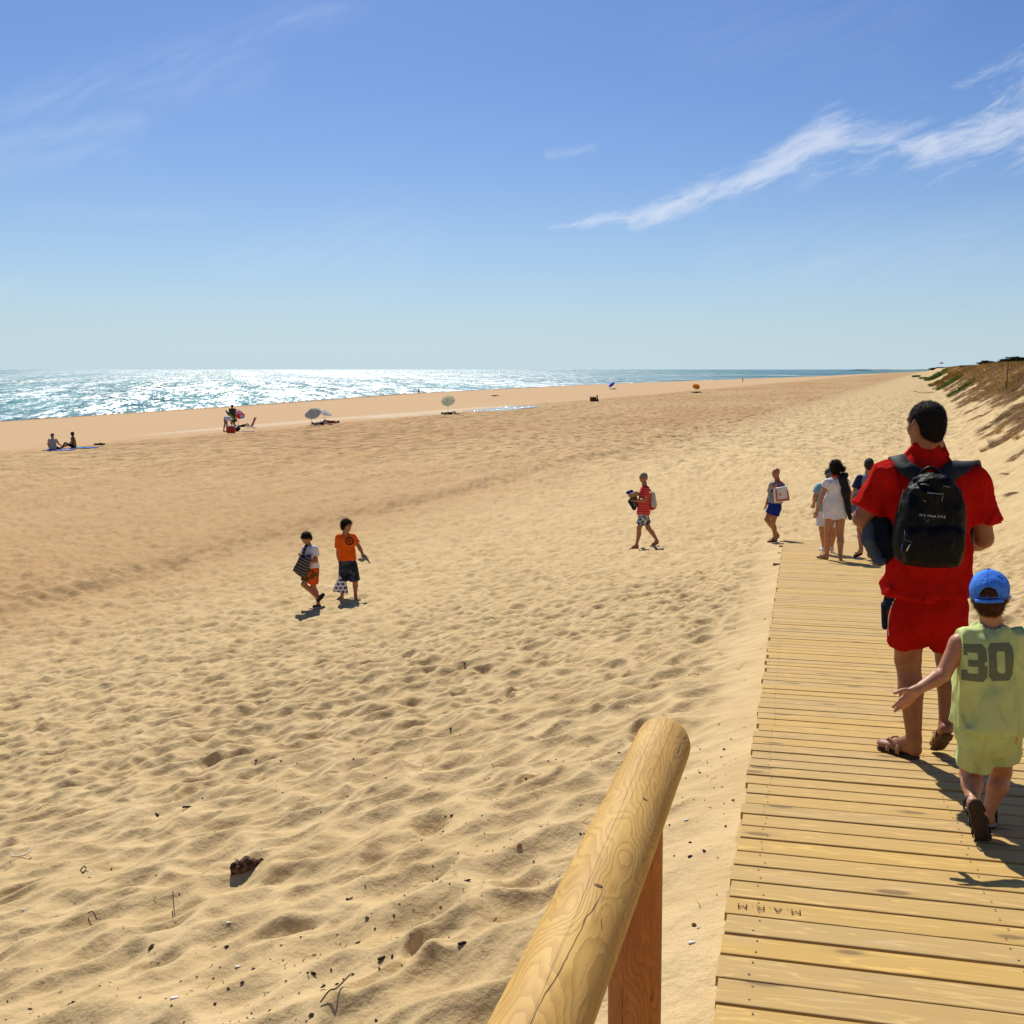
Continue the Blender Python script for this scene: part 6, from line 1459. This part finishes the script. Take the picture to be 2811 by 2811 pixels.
def pool_and_litter():
    t = NT('pool_water'); p = t.pos(); t.out((.34, .33, .29), .10, t.bump(t.noise(t.mapping(p, (1.5, 3, 1)), 1.0, 4, .6), .25, .8), .5, IOR=1.33); pm = t.m
    # tidal puddle lying along the beach
    V = []; m0, n0, a, b = PUD; zz = []
    for j in range(64):
        th = 2*math.pi*j/64; m = m0+1.5*a*math.cos(th)*(1+.1*math.sin(3*th)); n = n0+b*.95*math.sin(th)*(1+.2*math.sin(2*th+1))
        V.append((m*eC[0]+n*nC[0], m*eC[1]+n*nC[1]))
    c = np.mean(V, 0); z = h_base(np.array([c[0]]), np.array([c[1]]))[0][0]-.035
    V = [(x, y, z) for x, y in V]+[(c[0], c[1], z)]
    tag(mk('puddle', V, [[j, (j+1) % 64, 64] for j in range(64)], pm, None, True), kind='structure')
    # fine litter: shell bits, grains of wood, dry weed
    R_ = np.random.default_rng(5); Vs, Fs, Ms = [], [], []
    def add(v, f, m):
        o = sum(len(x) for x in Vs); Vs.append(v); Fs.extend([[i+o for i in q] for q in f]); Ms.extend([m]*len(f))
    oct_ = np.array([[1, 0, 0], [-1, 0, 0], [0, 1, 0], [0, -1, 0], [0, 0, 1], [0, 0, -1.]]); of = [[0, 2, 4], [2, 1, 4], [1, 3, 4], [3, 0, 4], [2, 0, 5], [1, 2, 5], [3, 1, 5], [0, 3, 5]]
    N = 3000; az = R_.uniform(math.radians(-36), math.radians(24), N); rr = 3.2/np.sqrt(R_.uniform(.006, 1, N)); x = rr*np.sin(az); y = rr*np.cos(az)
    clump = fbm2(x*.9, y*.9, 300, 3)+R_.uniform(-.35, .35, N); s_ = x*eD[0]+y*eD[1]; t_ = x*eD[1]-y*eD[0]
    keep = (clump > .06) & ~((t_ > DT0-.05) & (t_ < DT1+.05) & (s_ < DEND)); x, y = x[keep], y[keep]; z = ground_h(x, y); kinds = R_.uniform(0, 1, len(x)); sz = R_.gamma(2.0, .0019, len(x))+.0022
    for i in range(len(x)):
        k = kinds[i]; c = np.array([x[i], y[i], z[i]+.002]); a = R_.uniform(0, 6.3)
        if k < .62: sc = sz[i]*np.array([R_.uniform(.8, 1.8), R_.uniform(.6, 1.1), R_.uniform(.35, .8)]); add(rotz((oct_+R_.uniform(-.25, .25, (6, 3)))*sc, a)+c, of, 0 if k < .55 else 2)
        elif k < .75: sc = sz[i]*np.array([1.1, .8, .35]); add(rotz((oct_+R_.uniform(-.2, .2, (6, 3)))*sc, a)+c, of, 1)
        else:
            L = R_.uniform(.012, .035); d = rotz(np.array([L, 0, R_.uniform(0, .4)*L]), a); q = rotz(np.array([L*.5, L*R_.uniform(-.3, .3), R_.uniform(0, .3)*L]), a)
            v, f = tube([c, c+q, c+d], [.0011, .0014, .0007], 4); add(np.array(v), f, 0)
    o = mk('beach_litter', np.vstack(Vs), Fs, [simple('weed_dark', (.035, .018, .010), .9), simple('shell_bits', (.62, .56, .48), .5), simple('wood_bits', (.20, .085, .035), .9)], None, False)
    o.data.polygons.foreach_set('material_index', Ms); tag(o, kind='stuff', label='shell bits, dry weed and specks of wood scattered over the near sand', cat='litter')
    # individual finds
    def at(px, py): return G_(ground_near(px, py))
    def stones(L, mat, name, labels, cat, h=.005):
        L = [(a, b, c*.72, d) for a, b, c, d in L]
        for (px, py, s, e), lb in zip(L, labels):
            g = at(px, py); a = R_.uniform(0, 3); d = rotz(np.array([s*e*.5, 0, 0]), a)
            tag(sobj(name, [cap(g-d+np.array([0, 0, s*.2]), g+d+np.array([0, 0, s*.15]), s*.5, s*.32, (0, 0, 1), .6)], h, mat, None, .01, lambda G, D: D+s*.12*n3(G*60, 4)), lb, cat, 'dark stones and wood on the near sand')
    bark = NT('bark'); o = bark.obj(); bark = bark.out(bark.mix(bark.mr(bark.noise(o, 22, 5, .7), .4, .6), (.05, .022, .012), (.17, .11, .07)), .95, bark.bump(bark.noise(o, 40, 4, .7), .012), .1)
    g = at(675, 2394); tag(sobj('driftwood', [cap(g+np.array([-.055, 0, .02]), g+np.array([.0, .02, .035]), .034, .038, k=.01), cap(g+np.array([.0, .02, .03]), g+np.array([.065, .05, .03]), .030, .018)], .0035, bark, None, .02, lambda G, D: D+.010*n3(G*45, 4)+.004*n3(G*120, 2)), 'dark weathered lump of driftwood half sunk in the foreground sand', 'driftwood')
    g = at(52, 2352); tag(mk('dry_stalk', *tube(spline([g+np.array([-.075, .045, .015]), g+np.array([-.05, .0, .008]), g+np.array([.0, -.02, .010]), g+np.array([.05, .02, .012]), g+np.array([.052, .085, .03])], 6), [.002]*6+[.0055]*10+[.006]*8+[.002], 8), simple('bleached', (.66, .60, .46), .7), None), 'bleached curved stalk lying at the left edge of the sand', 'stalk')
    g = at(225, 2392); tag(mk('dry_leaf', *tube(spline([g+np.array([-.01, 0, .005]), g+np.array([.01, .01, .028]), g+np.array([.012, .03, .004])], 5), .005, 6), simple('leaf_pale', (.35, .28, .18), .9), None), 'small curled pale leaf between the stalk and the driftwood', 'leaf')
    tw = simple('twig_brown', (.09, .052, .028), .9)
    for (L, lb) in (([(482, 2533, .0), (478, 2510, .05), (477, 2489, .09)], 'thin twig standing upright in the foreground sand'), ([(880, 2760, .01), (905, 2738, .025), (925, 2727, .02), (962, 2704, .04)], 'forked dark twig lying near the foot of the handrail'), ([(243, 2510, .01), (256, 2520, .03), (266, 2530, .01)], 'bent twig on the left foreground sand'), ([(100, 2228, .01), (120, 2218, .02), (136, 2214, .015)], 'pale straight twig near the left edge above the curved stalk')):
        p = [at(a, b)+np.array([0, 0, c]) for a, b, c in L]; tag(mk('twig', *tube(spline(p, 4), .0028, 6), tw, None), lb, 'twig')
    dark = simple('wood_dark', (.022, .014, .010), .9)
    stones([(1268, 2592, .028, 1.2), (1050, 2632, .022, 1.6), (518, 2216, .035, 3.0), (430, 2238, .035, 1.6), (704, 2088, .030, 1.2), (228, 2398, .018, 1), (960, 2470, .024, 2.0), (1240, 2240, .024, 1), (1238, 2000, .03, 1.4), (385, 2740, .02, 1.2), (1275, 1822, .04, 1.5), (1850, 2350, .018, 1.2), (1895, 2352, .022, 1.0), (1930, 2336, .022, 1.0)], dark, 'stone',
           ['black stone on the sand left of the handrail', 'small dark stone with pale rim in the lower middle sand', 'dark flat stick-like piece above the driftwood', 'dark clod left of the flat stick-like piece', 'brown clod in the middle distance above the driftwood', 'tiny dark stone beside the curled leaf', 'flat dark chip between the driftwood and handrail', 'round dark pebble left of the upper handrail', 'dark pebble on the sand directly above the handrail', 'small black pebble near the bottom edge', 'dark oval piece in the sand above the handrail end', 'dark crumb right beside the handrail post', 'dark crumb midway between post and boardwalk', 'dark crumb closest to the boardwalk edge'], 'stone')
    sh = simple('shell_white', (.72, .66, .58), .4)
    for (px, py, s), lb in zip(((66, 2499, .022), (97, 2581, .018), (480, 2742, .03), (654, 2656, .022), (628, 2535, .02), (1900, 2590, .022), (1885, 2253, .02)), ('white shell fragment near the left edge', 'white shell below the left-edge shell fragment', 'pale shell in a hollow near the bottom, left of the twig', 'grey-white shell below the driftwood', 'ring-shaped shell below the driftwood to the left', 'white shell right of the handrail post', 'white shell just behind the handrail')):
        g = at(px, py); tag(sobj('shell', [cap(g+np.array([-s*.3, 0, s*.1]), g+np.array([s*.3, s*.1, s*.15]), s*.35, s*.25, (0, 0, 1), .5)], .003, sh, None, .004), lb, 'shell')
    gb = ground_near(2168, 1473); k = deck_y(2195, 1474)
def ground_near(px, py):
    k = ray(px, py); ys = np.geomspace(1.5, 60, 4000); h = ground_h(k[0]*ys, ys); g = k[2]*ys; i = np.argmax(g < h); return k*ys[i]

# ------------------------------------------------------------------ dune plants
def blades(C, n_each, length, width, lean, rngv, droop=.5, dirv=None, spread=.25, seg=3):
    """many grass blades: C (N,3) clump centres -> V,F arrays"""
    N = len(C)*n_each; c = np.repeat(C, n_each, 0); L = np.repeat(length, n_each)*rngv.uniform(.5, 1.15, N)
    a = rngv.uniform(0, 2*math.pi, N); r = spread*np.sqrt(rngv.uniform(0, 1, N)); base = c+np.stack([np.cos(a)*r, np.sin(a)*r, np.zeros(N)], 1)
    d = np.stack([np.cos(a), np.sin(a), np.zeros(N)], 1)*lean*rngv.uniform(.3, 1.3, N)[:, None]
    if dirv is not None: d = d+np.repeat(dirv, n_each, 0)*rngv.uniform(.6, 1.2, N)[:, None]
    d[:, 2] += 1*(1 if dirv is None else .10); d /= np.linalg.norm(d, axis=1)[:, None]
    w = np.cross(d, rngv.normal(size=(N, 3))); w /= np.linalg.norm(w, axis=1)[:, None]+1e-9; wd = width*rngv.uniform(.6, 1.3, N)
    V = np.zeros((N, (seg+1)*2-1, 3)); dr = droop*rngv.uniform(.2, 1.2, N)
    for i in range(seg+1):
        t = i/seg; p = base+d*(L*t)[:, None]; p[:, 2] -= L*dr*t*t*.6
        if i < seg: V[:, 2*i] = p-w*(wd*(1-t*.8))[:, None]; V[:, 2*i+1] = p+w*(wd*(1-t*.8))[:, None]
        else: V[:, 2*i] = p
    k = (seg+1)*2-1; o = np.arange(N)[:, None]*k; F_ = []
    for i in range(seg-1): F_.append(np.concatenate([o+2*i, o+2*i+1, o+2*i+3, o+2*i+2], 1))
    last = np.concatenate([o+2*seg-2, o+2*seg-1, o+2*seg, o+2*seg], 1); last[:, 3] = last[:, 2]
    V = V.reshape(-1, 3); quads = np.concatenate(F_)
    tri = np.concatenate([o+2*seg-2, o+2*seg-1, o+2*seg], 1)
    return V, quads, tri
def grass_mesh(name, sets, mats, label=None, cat=None, kind='stuff', parent=None):
    VV, TT, MM, off = [], [], [], 0
    for (V, q, t), mi in sets:
        T = np.concatenate([q[:, [0, 1, 2]], q[:, [0, 2, 3]], t])+off; VV.append(V); TT.append(T); MM.append(np.full(len(T), mi)); off += len(V)
    o = mk(name, np.vstack(VV), np.vstack(TT), mats, parent, False, world=True)
    o.data.polygons.foreach_set('material_index', np.concatenate(MM).astype(np.int32))
    return tag(o, label, cat, None, kind) if label else o
def gmat(name, a, b, tr=.25):
    if name in _mc: return _mc[name]
    t = NT(name); r = t.n('ShaderNodeNewGeometry').outputs['Random Per Island']; p = t.pos(); c = t.mix(r, a, b); c = t.mix(t.mr(t.noise(p, .35, 3), .35, .65), c, tuple((x+y)*.5*.6 for x, y in zip(a, b)))
    df = t.n('ShaderNodeBsdfDiffuse', {'Color': c}); tl = t.n('ShaderNodeBsdfTranslucent', {'Color': c}); mx = t.n('ShaderNodeMixShader', {0: tr}); t.t.links.new(df.outputs[0], mx.inputs[1]); t.t.links.new(tl.outputs[0], mx.inputs[2])
    t.t.links.new(mx.outputs[0], t.n('ShaderNodeOutputMaterial').inputs[0]); _mc[name] = t.m; return t.m
def mn_xy(m, n): return m*eC[0]+n*nC[0], m*eC[1]+n*nC[1]
def plants():
    R_ = np.random.default_rng(17)
    straw, olive, dead, green = gmat('straw_blade', (.58, .36, .14), (.42, .24, .08)), gmat('olive_blade', (.26, .18, .05), (.36, .22, .06)), gmat('dead_blade', (.27, .17, .10), (.50, .37, .23)), gmat('green_leaf', (.10, .18, .035), (.19, .27, .06))
    # dry tussocks over the dune top and draped down its face
    def scatter(N, m0, m1, n0, n1, pw=1.0):
        m = m0*(m1/m0)**(R_.uniform(0, 1, N)**pw); n = R_.uniform(n0, n1, N); x, y = mn_xy(m, n); return m, n, x, y
    sets = []
    m, n, x, y = scatter(15000, 14, 520, -24, -5.2, .75); keep = (fbm2(m*.25, n*.4, 71, 3)+.30*(n < -6.5) > -.12)
    m, n, x, y = m[keep], n[keep], x[keep], y[keep]; z = ground_h(x, y, False); C = np.stack([x, y, z-.02], 1); sc = np.clip(m/60, .8, 3.2)
    half = R_.uniform(0, 1, len(C)) < .55
    for msk, mi, L0 in ((half, 0, .42), (~half, 1, .46)):
        near = msk & (m < 70); farr = msk & (m >= 70)
        sets.append((blades(C[near], 26, L0*np.ones(near.sum()), .0075, .55, R_, .6, None, .30), mi)); sets.append((blades(C[farr], 16, .55*np.ones(farr.sum())*np.clip(sc[farr]*.6, 1, 1.4), .022, .55, R_, .6, None, .55), mi))
    # face: dead roots and straw combed downhill towards the beach
    m, n, x, y = scatter(19000, 9, 220, -8.5, -2.7, .8); dens = .8*fbm2(m*.45+n*.5, n*.35, 73, 2)+.45*fbm2(m*1.3+n*.5, n*.3, 75, 2)+.32*np.clip((-n-4.6)/2.5, -1, 1.0); keep = dens > .0-.12*(n < -4.6)
    m, n, x, y = m[keep], n[keep], x[keep], y[keep]; z = ground_h(x, y, False); C = np.stack([x, y, z+.03], 1); dn = np.array([nC[0], nC[1], -.66])*1.0; dn = dn/np.linalg.norm(dn)
    dirv = np.tile(dn*1.25, (len(C), 1))+R_.normal(size=(len(C), 3))*.12
    dirv[:, 1] += -.35; hh = R_.uniform(0, 1, len(C))
    for lo_, hi_, mi in ((0, .62, 2), (.62, .85, 0), (.85, 1.01, 1)):
        k = (hh >= lo_) & (hh < hi_); k1 = k & (m < 45); k2 = k & (m >= 45)
        if k1.any(): sets.append((blades(C[k1], 15, .42*np.ones(k1.sum()), .0045, .22, R_, .12, dirv[k1], .10), mi))
        if k2.any(): sets.append((blades(C[k2], 10, .60*np.ones(k2.sum()), .012, .25, R_, .12, dirv[k2], .22), mi))
    grass_mesh('dune_grass', sets, [straw, olive, dead], 'dry brown marram grass and dead roots covering the dune on the right', 'grass')
    # green creeping plants at the dune foot, each patch its own
    spots = [((2640, 1070), 1.5, 1.0, 'bright green creeping shrub at the foot of the dune, lowest and nearest'), ((2590, 1046), 2.6, 1.0, 'olive green creeping patch just behind the lowest green shrub'), ((2612, 1052), 2.2, .9, 'green patch between the lowest shrub and the dune grass'), ((2575, 1034), 3.4, 1.2, 'dark green low thicket spreading left of the dune'), ((2535, 1040), 1.6, .6, 'small green tuft at the outer edge of the creeping plants'), ((2516, 1035), 1.8, .6, 'tiny green tuft, leftmost of the dune-foot plants'), ((2556, 1044), 2.2, .7, 'thin green strip of creepers below the dark thicket'), ((2630, 1036), 4.0, 1.2, 'olive thicket behind the green patches at the dune foot')]
    for (px, py), w, h_, lb in spots:
        g = ground_pt(px, py); w *= 1.5; n_ = 60; a = R_.uniform(0, 6.28, n_); r = np.sqrt(R_.uniform(0, 1, n_)); cx = g[0]+np.cos(a)*r*w*.5*1.2; cy = g[1]+np.sin(a)*r*w*1.0; cz = ground_h(cx, cy, False)
        S = blades(np.stack([cx, cy, cz], 1), 34, .36*h_*np.ones(n_)*max(1, g[1]/90), .026*max(1, g[1]/90), .9, R_, .5, None, .26*max(1, w/2))
        o = grass_mesh('creeping_shrub', [(S, 0)], [green if 'olive' not in lb else olive], lb, 'shrub', None); o['group'] = 'green creeping plants at the dune foot'
    # single tussocks on the bare slope
    for (px, py, s, mt, lb) in ((2722, 1222, .42, dead, 'upright dry tussock on the bare slope right of the head of the man'), (2700, 1240, .26, straw, 'small straw tuft at the lower left of the upright tussock'), (2800, 1350, .40, dead, 'dark hanging tussock at the right edge of the slope'), (2772, 1300, .24, dead, 'tangled grey root ball on the slope below the tussocks'), (2745, 1190, .30, straw, 'flattened straw clump above the upright tussock'), (2795, 1205, .34, straw, 'straw clump at the right edge beside the upright tussock')):
        k = ray(px, py); g = ground_pt(px, py); c = np.array([[g[0], g[1], g[2]-.02]])
        dv = None if 'upright' in lb or 'small straw' in lb else np.array([[nC[0]-.2, nC[1], -.45]])*(1.0 if 'ball' not in lb else .1)
        S = blades(np.repeat(c, 3, 0)+R_.normal(size=(3, 3))*[.08, .08, 0], 60, s*np.ones(3), .0045, .55 if dv is None else .3, R_, .25, None if dv is None else np.repeat(dv, 3, 0), .10, 4)
        grass_mesh('grass_tussock', [(S, 0)], [mt], lb, 'grass tuft', None)
    # dead branch left of the green shrub
    g = ground_pt(2545, 1080); root = empty('dead_branch', g, 'dry grey-brown fallen branch left of the lowest green shrub', 'branch'); R3 = random.Random(9)
    for i in range(16):
        a = np.array([g[0]+R3.uniform(-1.5, 2.6), g[1]+R3.uniform(-.6, .6), 0]); a[2] = gz(a[0], a[1])+.05; L = R3.uniform(.6, 1.6); d = np.array([R3.uniform(-1, 1), R3.uniform(-.3, .3), R3.uniform(0, .35)]); p = [a, a+d*L*.5+np.array([0, 0, R3.uniform(0, .12)]), a+d*L]
        V, Fc = tube(spline(p, 3), .028 if i else .05, 5); mk('branch', V, Fc, simple('twig_grey', (.13, .085, .055), .95), root)
    # shrubs and trees behind the crest: trunk and leafy crown
    gd = gmat('pine_leaf', (.018, .032, .012), (.035, .055, .020), .1)
    def bush(px, pyb, y, wd, ht, lb, cat='shrub', name='juniper_shrub'):
        k = ray(px, pyb); x = k[0]*y; z = gz(x, y); root = empty(name, (x, y, z), lb, cat); R4 = random.Random(int(px))
        top = k[2]*y+0
        mt = simple('bark_grey', (.08, .05, .035), .95); hh = max(ht*.6, (ray(px, pyb)[2]*y-z)+ht)
        P = [tube([(x, y, z-.3), (x+.05*wd, y, z+hh*.45), (x, y, z+hh*.75)], [.09*wd*.5, .05*wd*.5, .02], 6)]
        for i in range(6): a = i*1.05; P.append(tube([(x, y, z+hh*.3), (x+math.cos(a)*wd*.35, y+math.sin(a)*wd*.35, z+hh*.65)], [.04*wd*.4, .015], 5))
        V, Fc = join(P); mk('trunk', V, Fc, mt, root)
        n_ = 70; c = []
        while len(c) < n_:
            q = np.array([R4.uniform(-1, 1), R4.uniform(-1, 1), R4.uniform(-1, 1)])
            if np.dot(q, q) < 1 and R4.random() < .4+.6*np.linalg.norm(q): c.append([x+q[0]*wd*.5, y+q[1]*wd*.5, z+hh*.58+q[2]*hh*.42+R4.uniform(-.1, .1)*hh])
        S = blades(np.array(c), 42, wd*.16*np.ones(n_), wd*.018, 2.0, R_, .3, None, wd*.11, 2); grass_mesh('crown', [(S, 0)], [gd], kind=None, parent=root)
    bush(2707, 1009, 190, 2.6, 1.1, 'dark round shrub standing out on the dune skyline'); bush(2660, 1010, 260, 4., .35, 'low dark shrub on the skyline left of the round one'); bush(2737, 1006, 240, 3., .5, 'small dark shrub just right of the round skyline shrub')
    for i, (px, py, yy, w, h_, lb) in enumerate(((2762, 1004, 300, 6, 1.5, 'dark tree behind the dune, first one right of the small skyline shrub'), (2782, 1003, 320, 7, 2.3, 'tallest dark tree behind the dune near the right edge'), (2804, 1003, 310, 6.5, 1.9, 'dark tree behind the dune cut by the right edge'))): bush(px, py, yy, w, h_, lb, 'tree', 'pine_tree')
    for px, yy, lb in ((2562, 1300, 'far dark scrub patch on the distant dune, left part'), (2582, 1250, 'far dark scrub patch on the distant dune, middle part'), (2608, 1150, 'far dark scrub patch on the distant dune, right part'), (2632, 700, 'far scrub patch where the distant dune meets the near one')): bush(px, 1012.5, yy, 10 if yy > 800 else 6, .8, lb)
    # marker post and a gull
    k = ray(2766, 1015); y = 70.; x = k[0]*y; z = gz(x, y); V, Fc = tube([(x, y, z-.3), (x, y, ray(2766, 997)[2]*y)], .035, 8); root = empty('marker_post', (x, y, z), 'thin dark green marker post standing in the dune grass', 'post'); mk('post', V, Fc, simple('post_green', (.03, .06, .03), .6), root)
    V, Fc = tube([(x, y, ray(2766, 997)[2]*y-.02), (x, y, ray(2766, 997)[2]*y+.05)], .05, 8); mk('post_cap', V, Fc, simple('post_green', (0, 0, 0)), root)
    y = 120.; p = W(2584, 998, y); root = empty('gull', p, 'small gull flying low over the distant dune', 'bird')
    gm = simple('gull_grey', (.25, .25, .26), .8); sobj('body', [cap(p+np.array([-.16, 0, 0]), p+np.array([.16, 0, .02]), .035, .06), cap(p+np.array([.16, 0, .03]), p+np.array([.24, 0, .04]), .035, .015), cap(p+np.array([-.16, 0, 0]), p+np.array([-.28, 0, 0]), .03, .035, (0, 0, 1), .3)], .012, gm, root, .01)
    for sg in (-1, 1): V, Fc = ribbon([p+np.array([.03, 0, .03]), p+np.array([.06, sg*.25, .16]), p+np.array([-.06, sg*.62, .08])], [(0, 0, 1)]*3, [.16, .13, .03], .012); mk('wing', V, Fc, gm, root)

def headland():
    V, Fc = [], []
    for i, px in enumerate(range(2360, 2640, 10)):
        y = 7000.; k = ray(px, 1014)[0]*y; h = 5+6*abs(fbm2(np.array([px*.02]), np.array([1.0]), 8, 4)[0])
        for dy, z in ((-350, SEA-1), (-120, SEA+h*.7), (60, SEA+h), (400, SEA-1)): V.append((k, y+dy, z))
    n = len(V)//4
    for i in range(n-1):
        for j in range(3): Fc.append([i*4+j, (i+1)*4+j, (i+1)*4+j+1, i*4+j+1])
    tag(mk('hills', V, Fc, simple('far_scrub', (.13, .15, .14), .95), None, True), kind='structure')

build_beach(); build_sea(); build_deck(); build_rail()
man_in_red(); boy_in_green()
woman_white(); man_raglan(); elder_blue(); man_tote(); man_striped(); boy_white(); boy_orange()
beach_people(); pool_and_litter(); plants()
headland()
